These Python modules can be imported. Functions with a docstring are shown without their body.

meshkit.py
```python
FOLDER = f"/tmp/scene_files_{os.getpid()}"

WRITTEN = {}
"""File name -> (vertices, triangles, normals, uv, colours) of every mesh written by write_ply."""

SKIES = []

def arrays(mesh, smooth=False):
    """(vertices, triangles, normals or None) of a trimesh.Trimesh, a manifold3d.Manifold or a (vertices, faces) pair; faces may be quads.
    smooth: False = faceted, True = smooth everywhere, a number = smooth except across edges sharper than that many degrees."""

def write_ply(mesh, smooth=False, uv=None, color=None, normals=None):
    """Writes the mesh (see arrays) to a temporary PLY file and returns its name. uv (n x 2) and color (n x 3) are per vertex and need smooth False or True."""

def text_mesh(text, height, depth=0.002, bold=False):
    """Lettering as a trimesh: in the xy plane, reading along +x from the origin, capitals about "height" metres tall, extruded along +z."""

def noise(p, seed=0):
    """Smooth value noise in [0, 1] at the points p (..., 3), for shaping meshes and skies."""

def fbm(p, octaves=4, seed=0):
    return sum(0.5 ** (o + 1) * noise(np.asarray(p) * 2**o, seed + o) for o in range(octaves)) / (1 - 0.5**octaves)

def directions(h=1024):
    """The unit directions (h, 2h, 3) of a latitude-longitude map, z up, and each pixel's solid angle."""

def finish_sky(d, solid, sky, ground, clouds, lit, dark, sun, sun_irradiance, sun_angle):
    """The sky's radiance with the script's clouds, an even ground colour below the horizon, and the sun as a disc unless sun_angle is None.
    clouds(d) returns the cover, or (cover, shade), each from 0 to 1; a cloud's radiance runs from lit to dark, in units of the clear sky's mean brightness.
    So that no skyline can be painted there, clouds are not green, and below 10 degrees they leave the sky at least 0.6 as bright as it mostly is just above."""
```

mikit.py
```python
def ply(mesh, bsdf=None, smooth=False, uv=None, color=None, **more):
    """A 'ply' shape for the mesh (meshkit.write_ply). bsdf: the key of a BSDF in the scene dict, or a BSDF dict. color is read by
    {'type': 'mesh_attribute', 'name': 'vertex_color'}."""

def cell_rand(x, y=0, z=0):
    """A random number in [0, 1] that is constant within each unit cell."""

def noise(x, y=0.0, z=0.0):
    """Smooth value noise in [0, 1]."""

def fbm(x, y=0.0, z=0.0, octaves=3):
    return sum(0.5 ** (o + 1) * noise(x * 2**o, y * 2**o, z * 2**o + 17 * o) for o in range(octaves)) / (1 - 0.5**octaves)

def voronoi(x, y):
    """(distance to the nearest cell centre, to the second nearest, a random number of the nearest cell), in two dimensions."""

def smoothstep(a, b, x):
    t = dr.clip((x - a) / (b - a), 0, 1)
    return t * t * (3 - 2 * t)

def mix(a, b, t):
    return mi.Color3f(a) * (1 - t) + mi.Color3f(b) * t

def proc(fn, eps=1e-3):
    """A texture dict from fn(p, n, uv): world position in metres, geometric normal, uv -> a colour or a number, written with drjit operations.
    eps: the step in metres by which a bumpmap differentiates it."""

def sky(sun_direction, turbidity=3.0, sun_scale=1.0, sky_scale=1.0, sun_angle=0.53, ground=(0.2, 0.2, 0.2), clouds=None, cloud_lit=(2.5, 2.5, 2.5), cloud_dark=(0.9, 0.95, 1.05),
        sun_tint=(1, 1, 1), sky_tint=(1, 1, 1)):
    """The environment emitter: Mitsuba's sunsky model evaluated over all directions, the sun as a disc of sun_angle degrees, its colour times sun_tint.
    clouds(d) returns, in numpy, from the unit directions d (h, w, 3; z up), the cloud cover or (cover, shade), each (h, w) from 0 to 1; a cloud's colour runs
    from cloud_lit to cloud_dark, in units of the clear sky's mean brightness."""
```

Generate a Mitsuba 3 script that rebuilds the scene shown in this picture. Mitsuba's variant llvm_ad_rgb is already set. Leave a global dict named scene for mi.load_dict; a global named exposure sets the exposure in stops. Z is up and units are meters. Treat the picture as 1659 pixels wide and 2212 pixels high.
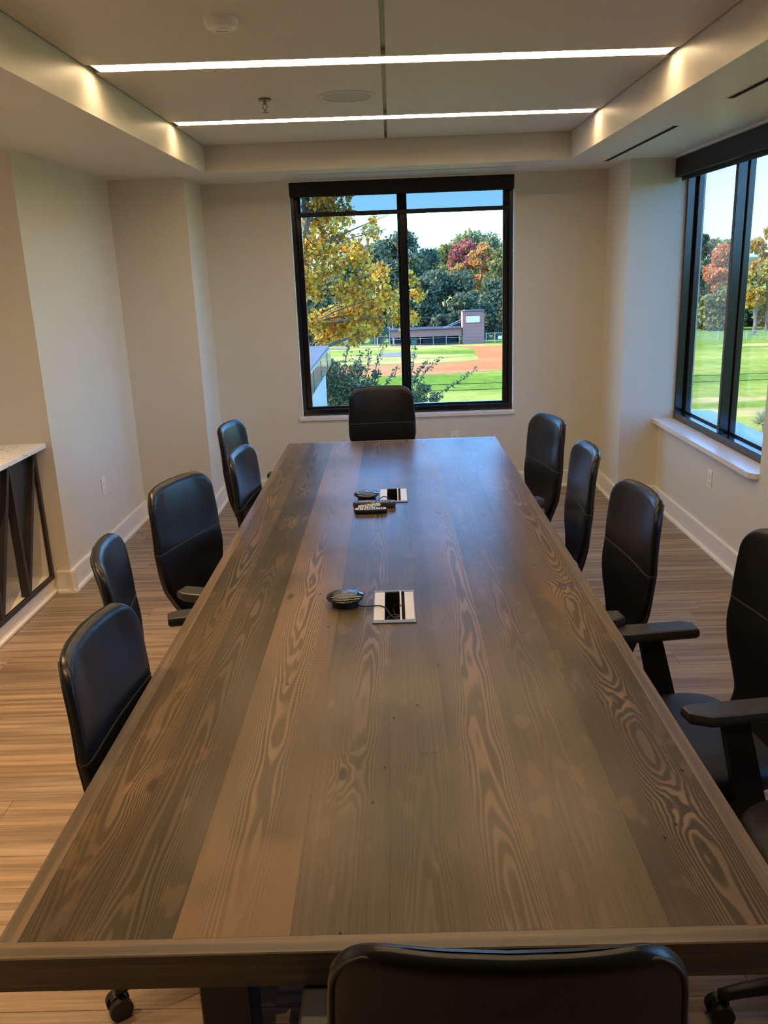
import math, random
import numpy as np, trimesh, drjit as dr, mitsuba as mi, mikit, manifold3d
from shapely.geometry import Polygon, box as sbox, Point
from mikit import noise, fbm, voronoi, cell_rand, smoothstep, mix, proc
T = mi.ScalarTransform4f
scene, labels = {}, {}

# ------------------------------------------------------------------ camera
YAW, PITCH, ROLL, FPX = -0.0173, -0.2805, -0.0375, 1812.88
cy_, sy_, cp_, sp_ = math.cos(YAW), math.sin(YAW), math.cos(PITCH), math.sin(PITCH)
fwd = np.array([sy_ * cp_, cy_ * cp_, sp_])
rgt = np.array([cy_, -sy_, 0.0])
upv = np.cross(rgt, fwd)
upv = -math.sin(ROLL) * rgt + math.cos(ROLL) * upv
eye = np.array([0, 0, 1.8])
scene['camera'] = {'type': 'perspective', 'fov': math.degrees(2 * math.atan(829.5 / FPX)), 'fov_axis': 'x',
                   'near_clip': 0.05, 'far_clip': 2000.0,
                   'to_world': T().look_at(origin=eye.tolist(), target=(eye + fwd).tolist(), up=upv.tolist())}
# ------------------------------------------------------------------ light
exposure = 0.06
SUN_EL, SUN_AZ = 36.0, -87.0          # degrees; azimuth from +y towards +x
_e, _a = math.radians(SUN_EL), math.radians(SUN_AZ)
SUN = [math.cos(_e) * math.sin(_a), math.cos(_e) * math.cos(_a), math.sin(_e)]
SKY_GAIN = 21.0
scene['sky'] = mikit.sky(SUN, turbidity=3.2, sun_scale=SKY_GAIN * 0.27, sky_scale=SKY_GAIN, sky_tint=(0.57, 0.92, 1.42), sun_tint=(1.12, 1.0, 0.82), ground=(0.15, 0.2, 0.08))
STRIP = (20.0, 14.3, 7.8)               # radiance of the warm ceiling strips

# ------------------------------------------------------------------ materials
def prin(c, rough=0.5, spec=0.5, metallic=0.0, two=True, **k):
    b = {'type': 'principled', 'base_color': c if isinstance(c, dict) else {'type': 'rgb', 'value': list(c)},
         'roughness': rough, 'specular': spec, 'metallic': metallic, **k}
    return {'type': 'twosided', 'b': b} if two else b

M = {}
def mat(name, d):
    scene['mat_' + name] = d
    M[name] = 'mat_' + name

PLANK_X = [-0.648, -0.535, -0.392, -0.199, -0.035, 0.095, 0.235, 0.42, 0.602]
TX0, TX1, TY0, TY1, TZ = -0.683, 0.636, 1.088, 5.254, 0.762

# per plank: brown tint, brightness, grain strength
PL_TINT = [(1.00, 0.93, 0.80), (0.92, 0.95, 0.86), (1.10, 1.00, 0.86), (1.00, 1.00, 0.96), (0.97, 1.0, 0.97), (1.0, 1.0, 0.95), (1.0, 0.97, 0.92), (1.03, 0.97, 0.94)]
PL_TONE = [0.52, 0.44, 0.92, 0.72, 0.70, 0.66, 0.66, 0.56]
PL_GRAIN = [0.75, 0.30, 1.4, 0.60, 0.25, 0.75, 0.55, 0.50]
PL_OFF = [0.01, 0.0, -0.025, 0.01, 0.0, 0.02, -0.02, 0.03]

def wood_fields(p):
    x, y = p.x, p.y
    pid, c, gs = mi.Float(0), mi.Float(0.5 * (PLANK_X[0] + PLANK_X[1]) + PL_OFF[0]), mi.Float(PL_GRAIN[0])
    for i, b in enumerate(PLANK_X[1:-1]):
        on = x > b
        pid = dr.select(on, i + 1.0, pid)
        c = dr.select(on, 0.5 * (b + PLANK_X[i + 2]) + PL_OFF[i + 1], c)
        gs = dr.select(on, PL_GRAIN[i + 1], gs)
    r1, r3 = cell_rand(pid, 3), cell_rand(pid, 11)
    wander = (noise(y * 0.9 + r1 * 31, pid * 7.0) - 0.5) * 0.06
    u = x - c - wander
    ring = 1900 * u * u + dr.select(r3 > 0.5, 1.0, -1.0) * 3.4 * y + 5.2 * (fbm(x * 7 + r1 * 9, y * 2.0 + pid * 5, octaves=3) - 0.5) + 0.7 * noise(x * 90, y * 7)
    k1, k2, kr = voronoi(x / 0.19 + pid * 3.3, y / 0.42)
    k1 = k1 + 0.05 * (noise(x * 60, y * 40) - 0.5)
    isk = kr > 0.80
    knot = dr.select(isk, 1 - smoothstep(0.03, 0.085, k1), 0.0)
    ring = ring + dr.select(isk, 3.2 * dr.exp(-k1 * k1 * 22), 0.0)
    t = ring - dr.floor(ring)
    line = smoothstep(0.28, 0.60, t) * (1 - smoothstep(0.82, 0.98, t))
    patch = smoothstep(0.36, 0.60, fbm(u * 5 + r1 * 20, y * 0.85 + pid * 11, octaves=3))
    near_knot = dr.select(isk, dr.exp(-k1 * k1 * 26), 0.0)
    mask = dr.clip(gs * (0.25 + 0.75 * patch) * dr.exp(-dr.square(u / 0.066)) + 0.45 * near_knot, 0, 1)
    return x, y, pid, r1, line, mask, knot

def wood_color(p, n, uv):
    x, y, pid, r1, line, mask, knot = wood_fields(p)
    tone, tint = mi.Float(PL_TONE[0]), mi.Color3f(PL_TINT[0])
    for i in range(1, len(PL_TONE)):
        on = pid > i - 0.5
        tone = dr.select(on, PL_TONE[i], tone)
        tint = dr.select(on, mi.Color3f(PL_TINT[i]), tint)
    big = smoothstep(0.30, 0.70, fbm(x * 3.2 + 7 * pid, y * 1.1 + 3 * pid, octaves=4))
    col = mix((0.098, 0.078, 0.054), (0.165, 0.118, 0.074), big)
    col = col * tint * tone
    col = col * (0.88 + 0.18 * noise(x * 240, y * 3.5)) * (0.90 + 0.20 * noise(x * 34, y * 1.2 + pid))
    warm = smoothstep(0.56, 0.78, fbm(x * 4 + 40, y * 1.9 + pid, octaves=3))
    col = mix(col, col * mi.Color3f(1.40, 1.10, 0.85), warm * 0.6)
    bare = dr.select((pid > 1.5) & (pid < 2.5), smoothstep(1.40, 1.20, y + 0.25 * (noise(x * 22, y * 9) - 0.5)), 0.35 * smoothstep(0.66, 0.76, fbm(x * 22 + 3, y * 9 + 9, octaves=3)))
    col = mix(col, (0.235, 0.130, 0.066), bare * 0.6)
    bright = mix((0.270, 0.176, 0.096), (0.190, 0.126, 0.074), noise(x * 3, y * 2))
    col = mix(col, bright, line * mask * 0.80)
    col = mix(col, col * 0.68, (1 - line) * mask * 0.65)
    col = mix(col, (0.040, 0.027, 0.018), knot * 0.72)
    stain = smoothstep(0.58, 0.80, fbm(x * 2.6 + 11, y * 1.7 + 4, octaves=4))
    col = mix(col, col * mi.Color3f(0.60, 0.64, 0.68), stain * 0.75)
    saw = smoothstep(0.2, 0.8, 0.5 + 0.5 * dr.sin(y * 420 + 3 * noise(x * 12, y * 3)))
    sawm = smoothstep(0.30, 0.45, noise(x * 9 + 71, y * 2.2)) * dr.select((pid > 1.5) & (pid < 2.5) & (x > -0.30), smoothstep(1.75, 1.85, y) * smoothstep(2.25, 2.1, y), 0.0)
    col = mix(col, col * 0.80, saw * sawm * 0.7)
    d1, d2, rr = voronoi(x * 8, y * 4)
    col = mix(col, (0.015, 0.012, 0.01), dr.select(rr > 0.84, 1 - smoothstep(0.012, 0.034, d1), 0.0))
    return col

def edge_color(p, n, uv):
    along_x = (p.y < TY0 + 0.036) | (p.y > TY1 - 0.036)
    a, b = dr.select(along_x, p.x, p.y), dr.select(along_x, p.y, p.x)
    c = mix((0.085, 0.064, 0.042), (0.150, 0.104, 0.064), smoothstep(0.3, 0.7, fbm(a * 2.5, b * 60, p.z * 60, octaves=3)))
    return c * (0.86 + 0.22 * noise(a * 5, b * 240, p.z * 240))

def wood_rough(p, n, uv):
    x, y, pid, r1, line, mask, knot = wood_fields(p)
    return 0.225 + 0.09 * line * mask + 0.07 * noise(x * 7, y * 3) + 0.03 * r1

FROW, FLEN = 0.152, 1.22
def floor_fields(p):
    row = dr.floor((p.y + 3.0) / FROW)
    off = cell_rand(row, 5) * FLEN
    col = dr.floor((p.x + 9.0 + off) / FLEN)
    return row, col
def floor_color(p, n, uv):
    row, col = floor_fields(p)
    r1, r2 = cell_rand(row, col, 1), cell_rand(row, col, 2)
    x, y = p.x + 13 * r1, p.y
    s = fbm(x * 1.6 + 5 * r2, y * 52, octaves=4)
    s2 = noise(x * 5, y * 150 + 9 * r1)
    c = mix((0.185, 0.137, 0.102), (0.315, 0.243, 0.182), smoothstep(0.25, 0.75, s))
    c = c * (0.86 + 0.26 * s2) * (0.88 + 0.22 * r1)
    return mix(c, c * mi.Color3f(1.07, 1.0, 0.9), r2)

def marble_color(p, n, uv):
    w = fbm(p.x * 4, p.y * 4, p.z * 4, octaves=4)
    v = dr.abs(dr.sin((p.x * 1.6 + p.y * 3.1 + 2.6 * w) * 4.2))
    vein = 1 - smoothstep(0.0, 0.09, v)
    return mix((0.80, 0.78, 0.75), (0.42, 0.36, 0.30), vein * smoothstep(0.35, 0.6, noise(p.x * 5, p.y * 5, 3.0)))

def grass_color(p, n, uv):
    stripe = fbm(p.x * 0.045 + 0.5 * noise(p.y * 0.1), p.y * 0.16, octaves=3)
    c = mix((0.120, 0.215, 0.020), (0.265, 0.320, 0.060), smoothstep(0.35, 0.68, stripe))
    tan = smoothstep(0.60, 0.76, fbm(p.x * 0.05 + 9, p.y * 0.21 + 5, octaves=4))
    c = mix(c, (0.46, 0.36, 0.15), tan * 0.75)
    return c * (0.85 + 0.3 * noise(p.x * 1.7, p.y * 1.7))
def dirt_color(p, n, uv):
    c = mix((0.42, 0.150, 0.050), (0.46, 0.215, 0.090), smoothstep(0.3, 0.75, fbm(p.x * 0.12, p.y * 0.3, octaves=4)))
    return c * (0.9 + 0.2 * noise(p.x * 3, p.y * 3))
def bark_color(p, n, uv):
    return mix((0.10, 0.085, 0.07), (0.26, 0.23, 0.19), fbm(p.x * 5, p.y * 5, p.z * 2, octaves=3))

mat('wall', prin((0.69, 0.645, 0.555), 0.55, 0.35))
mat('ceiling', prin((0.60, 0.565, 0.51), 0.6, 0.3))
mat('soffit', prin((0.62, 0.585, 0.525), 0.42, 0.45))
mat('trim', prin((0.76, 0.73, 0.67), 0.35, 0.5))
mat('sill', prin((0.74, 0.72, 0.70), 0.28, 0.5))
mat('white_plastic', prin((0.80, 0.78, 0.75), 0.35, 0.5))
mat('socket_dark', prin((0.03, 0.03, 0.03), 0.6, 0.3))
mat('wood', prin(proc(wood_color), proc(wood_rough), 0.25))
mat('wood_edge', prin(proc(edge_color), 0.30, 0.5))
mat('leather_seat', prin((0.012, 0.012, 0.0125), 0.50, 0.35))
mat('dark_wall', prin((0.10, 0.095, 0.09), 0.7, 0.2))  # unseen back wall, kept dark so the near table edge stays dim
mat('floor', prin(proc(floor_color), 0.42, 0.4))
mat('floor_joint', prin((0.06, 0.05, 0.04), 0.8, 0.2))
mat('leather', prin((0.0075, 0.008, 0.0095), 0.29, 0.34))
mat('leather_seam', prin((0.035, 0.034, 0.033), 0.6, 0.3))
mat('black_plastic', prin((0.010, 0.010, 0.011), 0.42, 0.4))
mat('arm_pad', prin((0.026, 0.026, 0.027), 0.45, 0.5))
mat('black_steel', prin((0.015, 0.015, 0.016), 0.4, 0.5))
mat('window_frame', prin((0.008, 0.009, 0.011), 0.14, 0.8))
mat('shade_case', prin((0.008, 0.008, 0.009), 0.5, 0.3))
mat('dark_slot', prin((0.008, 0.008, 0.008), 0.8, 0.1))
mat('brass_channel', prin((0.30, 0.25, 0.12), 0.35, 0.5))
mat('chrome', prin((0.28, 0.27, 0.25), 0.25, 0.5, metallic=1.0))
mat('gunmetal', prin((0.19, 0.19, 0.20), 0.35, 0.5, metallic=0.6))
mat('lid_metal', prin((0.58, 0.55, 0.52), 0.35, 0.5))
mat('gloss_black', prin((0.01, 0.01, 0.011), 0.08, 0.6))
mat('gray_mesh', prin((0.045, 0.045, 0.05), 0.25, 0.6))
mat('speaker_grey', prin((0.42, 0.41, 0.39), 0.6, 0.3))
mat('remote_silver', prin((0.30, 0.30, 0.31), 0.30, 0.5))
mat('remote_brown', prin((0.055, 0.038, 0.03), 0.35, 0.5))
mat('button', prin((0.50, 0.46, 0.38), 0.5, 0.4))
mat('button_dark', prin((0.05, 0.05, 0.05), 0.5, 0.4))
mat('marble', prin(proc(marble_color), 0.22, 0.5))
mat('cab_white', prin((0.74, 0.69, 0.60), 0.45, 0.4))
mat('cab_dark', prin((0.028, 0.022, 0.019), 0.42, 0.45))
mat('grass', prin(proc(grass_color), 0.9, 0.1))
mat('dirt', prin(proc(dirt_color), 0.9, 0.1))
mat('pale_dirt', prin((0.48, 0.37, 0.19), 0.9, 0.1))
mat('tarp', prin((0.20, 0.21, 0.22), 0.7, 0.2))
mat('brick', prin((0.40, 0.215, 0.185), 0.85, 0.2))
mat('dark_roof', prin((0.06, 0.065, 0.08), 0.5, 0.4))
mat('board', prin((0.85, 0.85, 0.85), 0.5, 0.4))
mat('galv', prin((0.55, 0.56, 0.58), 0.4, 0.5, metallic=0.5))
mat('net_dark', prin((0.03, 0.04, 0.05), 0.8, 0.2))
mat('green_pad', prin((0.02, 0.16, 0.11), 0.6, 0.3))
mat('roof_membrane', prin((0.12, 0.16, 0.22), 0.35, 0.5))
mat('fascia', prin((0.42, 0.36, 0.28), 0.12, 0.8, metallic=0.5))
mat('ext_wall', prin((0.50, 0.50, 0.52), 0.7, 0.3))
mat('ext_ledge', prin((0.62, 0.66, 0.72), 0.35, 0.5))
mat('bark', prin(proc(bark_color), 0.9, 0.2))
mat('wire', prin((0.03, 0.03, 0.03), 0.6, 0.3))
mat('leaf', {'type': 'principledthin', 'base_color': {'type': 'mesh_attribute', 'name': 'vertex_color'}, 'roughness': 0.45, 'spec_trans': 0.0, 'diff_trans': 0.75})
mat('glass', {'type': 'thindielectric', 'int_ior': 1.5, 'specular_transmittance': {'type': 'rgb', 'value': [0.90, 0.93, 0.92]}})
mat('shade_mesh', {'type': 'thindielectric', 'int_ior': 1.12, 'specular_transmittance': {'type': 'rgb', 'value': [0.22, 0.235, 0.255]}})

# ------------------------------------------------------------------ helpers
def numbered(key):
    if key not in scene and key not in labels:
        return key
    i = 1
    while f'{key}_{i:03d}' in scene or f'{key}_{i:03d}' in labels:
        i += 1
    return f'{key}_{i:03d}'

def obj(name, mesh, m, parent=None, label=None, smooth=False, to=None, **more):
    key = numbered(f'{parent}__{name}' if parent else name)
    d = mesh if isinstance(mesh, dict) else mikit.ply(mesh, M[m], smooth=smooth, **more)
    scene[key] = {**d, 'to_world': to} if to is not None else d
    if label:
        labels[key] = {'label': label}
    return key

def tag(key, label, cat=None, group=None, kind=None):
    labels[key] = {'label': label}
    if cat: labels[key]['category'] = cat
    if group: labels[key]['group'] = group
    if kind: labels[key]['kind'] = kind
    return key

def thing(name, label, cat, group=None):
    return tag(numbered(name), label, cat, group)

def struct(name, mesh, m, label, **k):
    key = obj(name, mesh, m, **k)
    return tag(key, label, kind='structure')

def bx(x0, x1, y0, y1, z0, z1):
    b = trimesh.creation.box((x1 - x0, y1 - y0, z1 - z0))
    b.apply_translation(((x0 + x1) / 2, (y0 + y1) / 2, (z0 + z1) / 2))
    return b

def cbx(x0, x1, y0, y1, z0, z1, c=0.003):
    """box with chamfered edges"""
    pts = []
    for X, sx in ((x0, 1), (x1, -1)):
        for Y, sy in ((y0, 1), (y1, -1)):
            for Z, sz in ((z0, 1), (z1, -1)):
                pts += [(X + sx * c, Y + sy * c, Z), (X + sx * c, Y, Z + sz * c), (X, Y + sy * c, Z + sz * c)]
    return trimesh.convex.convex_hull(np.array(pts))

def cat(*ms):
    return trimesh.util.concatenate([m for m in ms])

def ext(poly, h, z=0.0):
    m = trimesh.creation.extrude_polygon(poly if isinstance(poly, Polygon) else Polygon(poly), h, engine='earcut')
    m.apply_translation((0, 0, z))
    return m

def lathe(profile, n=48):
    return trimesh.creation.revolve(np.array(profile, float), sections=n)

def cyl(p0, p1, r, n=20, r2=None):
    return tube([p0, p1], [r, r if r2 is None else r2], n)

def tube(pts, r, n=8, cap=True):
    p = np.asarray(pts, float)
    r = np.broadcast_to(np.asarray(r, float), (len(p),))
    t = np.gradient(p, axis=0)
    t /= np.linalg.norm(t, axis=1, keepdims=True) + 1e-12
    a = np.cross(t[0], [0, 0, 1.0] if abs(t[0][2]) < 0.9 else [1.0, 0, 0])
    A = []
    for k in range(len(p)):
        a = a - t[k] * (a @ t[k])
        a = a / (np.linalg.norm(a) + 1e-12)
        A.append(a)
    A = np.array(A)
    B = np.cross(t, A)
    g = np.arange(n) * 2 * np.pi / n
    v = p[:, None] + r[:, None, None] * (np.cos(g)[None, :, None] * A[:, None] + np.sin(g)[None, :, None] * B[:, None])
    F = []
    for i in range(len(p) - 1):
        for j in range(n):
            q = [i * n + j, i * n + (j + 1) % n, (i + 1) * n + (j + 1) % n, (i + 1) * n + j]
            F += [[q[0], q[1], q[2]], [q[0], q[2], q[3]]]
    v = v.reshape(-1, 3)
    if cap:
        m = len(v)
        v = np.vstack([v, p[0], p[-1]])
        for j in range(n):
            F += [[m, (j + 1) % n, j], [m + 1, (len(p) - 1) * n + j, (len(p) - 1) * n + (j + 1) % n]]
    return trimesh.Trimesh(v, np.array(F), process=False)

def spline(pts, n=40):
    from scipy.interpolate import CubicSpline
    p = np.asarray(pts, float)
    s = np.r_[0, np.cumsum(np.linalg.norm(np.diff(p, axis=0), axis=1))]
    return CubicSpline(s, p)(np.linspace(0, s[-1], n))

def grid_mesh(V, closed_u=True, caps=True):
    """rows of rings (nr, nu, 3) -> mesh"""
    nr, nu = V.shape[:2]
    F = []
    for i in range(nr - 1):
        for j in range(nu if closed_u else nu - 1):
            a, b = i * nu + j, i * nu + (j + 1) % nu
            F += [[a, b, b + nu], [a, b + nu, a + nu]]
    v = V.reshape(-1, 3)
    if caps:
        m = len(v)
        v = np.vstack([v, V[0].mean(0), V[-1].mean(0)])
        for j in range(nu):
            F += [[m, (j + 1) % nu, j], [m + 1, (nr - 1) * nu + j, (nr - 1) * nu + (j + 1) % nu]]
    m = trimesh.Trimesh(v, np.array(F), process=False)
    trimesh.repair.fix_normals(m)
    return m

# ================================================================== ROOM
XL, XR, YF, YB, XN = -1.979, 1.980, 6.871, -2.2, -2.72
ZS, ZT = 2.478, 2.655
YCL, XCL, YCR, XCR, YN = 6.325, -1.437, 6.265, 1.690, 4.737
WT = 0.24
tag('floor', 'grey-brown wood-look plank floor of the meeting room', kind='structure')
obj('slab', bx(XN - .3, XR + .3, YB - .2, YF + .3, -0.2, -0.006), 'floor_joint', 'floor')
rngf = random.Random(4)
def _h(x, y, z):   # mirrors mikit.cell_rand on integers
    h = ((int(x) + 1000000) * 374761393 + (int(y) + 1000000) * 668265263 + (int(z) + 1000000) * 2147483647) & 0xFFFFFFFF
    h = ((h ^ (h >> 13)) * 1274126177) & 0xFFFFFFFF
    return ((h ^ (h >> 16)) & 0xFFFFFF) / 16777215.0
def plank(x0, x1, y0, y1):
    g, c = 0.0005, 0.0012
    v = np.array([[x0 + g, y0 + g, -.006], [x1 - g, y0 + g, -.006], [x1 - g, y1 - g, -.006], [x0 + g, y1 - g, -.006],
                  [x0 + g, y0 + g, -c], [x1 - g, y0 + g, -c], [x1 - g, y1 - g, -c], [x0 + g, y1 - g, -c],
                  [x0 + g + c, y0 + g + c, 0], [x1 - g - c, y0 + g + c, 0], [x1 - g - c, y1 - g - c, 0], [x0 + g + c, y1 - g - c, 0]])
    f = []
    for a in (0, 4):
        for k in range(4):
            i, j = a + k, a + (k + 1) % 4
            f += [[i, j, j + 4], [i, j + 4, i + 4]]
    f += [[8, 9, 10], [8, 10, 11]]
    return trimesh.Trimesh(v, np.array(f), process=False)
far_planks = []
for row in range(int((0.6 + 3) / FROW), int((YF + 3) / FROW) + 1):
    y0, y1 = row * FROW - 3.0, (row + 1) * FROW - 3.0
    xa, xb = (XN if y0 < YN else XL), XR
    off = _h(row, 5, 0) * FLEN
    k = math.floor((xa + 9 + off) / FLEN)
    while k * FLEN - 9 - off < xb:
        x0, x1 = max(xa, k * FLEN - 9 - off), min(xb, (k + 1) * FLEN - 9 - off)
        if x1 - x0 > 0.01:
            obj('plank', plank(x0, x1, y0, min(y1, YF)), 'floor', 'floor')
        k += 1
obj('rear_planks', cat(*[plank(XN, XR, r * FROW - 3.0, (r + 1) * FROW - 3.0) for r in range(int((YB + 3) / FROW) - 1, int((0.6 + 3) / FROW))]), 'floor', 'floor')
labels['floor__rear_planks'] = {'label': 'planks behind the near end of the table', 'kind': 'stuff'}

def wall_with_hole_y(x0, x1, y0, y1, z1, hx0, hx1, hz0):
    return cat(bx(x0, hx0, y0, y1, 0, z1), bx(hx1, x1, y0, y1, 0, z1), bx(hx0, hx1, y0, y1, 0, hz0), bx(hx0, hx1, y0, y1, 2.468, z1))
W1X0, W1X1, W1Z = -0.757, 0.972, 0.655
W2Y0, W2Y1, W2Z = 4.475, YCR, 0.655
W3Y0, W3Y1 = 0.75, 2.54                       # unseen window, placed to light the left wall and near chair
struct('wall_far', wall_with_hole_y(XL - .3, XR + WT, YF, YF + WT, 2.9, W1X0, W1X1, W1Z), 'wall', 'beige painted end wall around the ball field window')
obj('column', bx(XL, XCL, YCL, YF, 0, ZS + .01), 'wall', 'wall_far')
obj('column', bx(XCR, XR + WT, YCR, YF, 0, ZS + .01), 'wall', 'wall_far')
struct('wall_right', cat(bx(XR, XR + WT, YB, W3Y0, 0, 2.9), bx(XR, XR + WT, W3Y1, W2Y0, 0, 2.9), bx(XR, XR + WT, W3Y0, W3Y1, 0, W2Z), bx(XR, XR + WT, W3Y0, W3Y1, 2.468, 2.9), bx(XR, XR + WT, W2Y0, W2Y1, 0, W2Z), bx(XR, XR + WT, W2Y0, W2Y1, 2.468, 2.9)), 'wall', 'beige painted wall on the right under and beside the corner window')
struct('wall_left', bx(XL - WT, XL, YN + .12, YF + WT, 0, 2.9), 'wall', 'pale painted wall on the left between the niche and the corner column')
struct('wall_niche', cat(bx(XN - .1, XL, YN, YN + .12, 0, 2.9), bx(XN - .2, XN, YB, YN, 0, 2.9)), 'wall', 'beige painted wall of the counter niche on the left')
struct('wall_back', bx(XN - .2, XR + WT, YB - .2, YB, 0, 2.9), 'dark_wall', 'unseen wall behind the camera, kept dark to dim the table edge')

# baseboards: board + shoe moulding
def base_seg(name, x0, y0, x1, y1, nx, ny, e0=0.0, e1=0.0):
    """board along (x0,y0)-(x1,y1) with inward normal (nx,ny); e0/e1 lengthen the ends"""
    dx, dy = x1 - x0, y1 - y0
    L = math.hypot(dx, dy); dx, dy = dx / L, dy / L
    def pr(d0, d1, prof):
        rows = []
        for s in (-e0, L + e1):
            rows.append([[x0 + dx * s + nx * a, y0 + dy * s + ny * a, z] for a, z in prof])
        return grid_mesh(np.array(rows))
    board = [(0, 0.0), (0.016, 0.0), (0.016, 0.128), (0.012, 0.136), (0, 0.136)]
    shoe = [(0.016, 0.0), (0.032, 0.0), (0.031, 0.010), (0.026, 0.018), (0.016, 0.021)]
    if name not in labels:
        tag(name, {'baseboard_far': 'off-white baseboard along the end wall and its columns', 'baseboard_left': 'off-white baseboard along the left wall',
                   'baseboard_right': 'off-white baseboard along the right wall'}[name], kind='structure')
    obj('board', pr(0, 0, board), 'trim', name)
    obj('shoe_moulding', pr(0, 0, shoe), 'trim', name)
base_seg('baseboard_far', XCL, YF, XCR, YF, 0, -1)
base_seg('baseboard_far', XCL, YF, XCL, YCL, 1, 0, 0, .03)
base_seg('baseboard_far', XCL, YCL, XL, YCL, 0, -1, .03, 0)
base_seg('baseboard_far', XCR, YF, XCR, YCR, -1, 0, 0, .03)
base_seg('baseboard_far', XCR, YCR, XR, YCR, 0, -1, .03, 0)
base_seg('baseboard_left', XL, YCL, XL, YN, 1, 0, 0, .03)
base_seg('baseboard_left', XL, YN, -2.06, YN, 0, -1, .03, 0)
base_seg('baseboard_right', XR, YCR, XR, YB, -1, 0)

# ceiling: tray with panels, soffits round it
TXL, TXR, TYF, TYB = -1.2416, 1.256, 6.157, -1.2
tag('ceiling', 'painted tray ceiling with light strips and a centre joint', kind='structure')
obj('soffit', cat(bx(XN - .2, TXL, YB - .2, YF, ZS, 2.95), bx(TXR, XR + WT, YB - .2, YF, ZS, 2.95), bx(TXL, TXR, TYF, YF, ZS, 2.95), bx(TXL, TXR, YB - .2, TYB, ZS, 2.95)), 'soffit', 'ceiling')
obj('deck', bx(XN - .3, XR + .4, YB - .4, YF + .4, 2.82, 2.95), 'dark_slot', 'ceiling')
SK = 0.043                                   # light strips run very slightly askew to the tray
LY = [1.075, 2.478, 3.880, 5.272]            # front edge of each strip (first two unseen, lighting the near table) at x = 0
LW = 0.145
JX = 0.0095
def ysk(y, x): return y + SK * x
edges = [TYB + .006]
for y in LY: edges += [y, y + LW]
edges += [TYF - .006]
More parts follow.
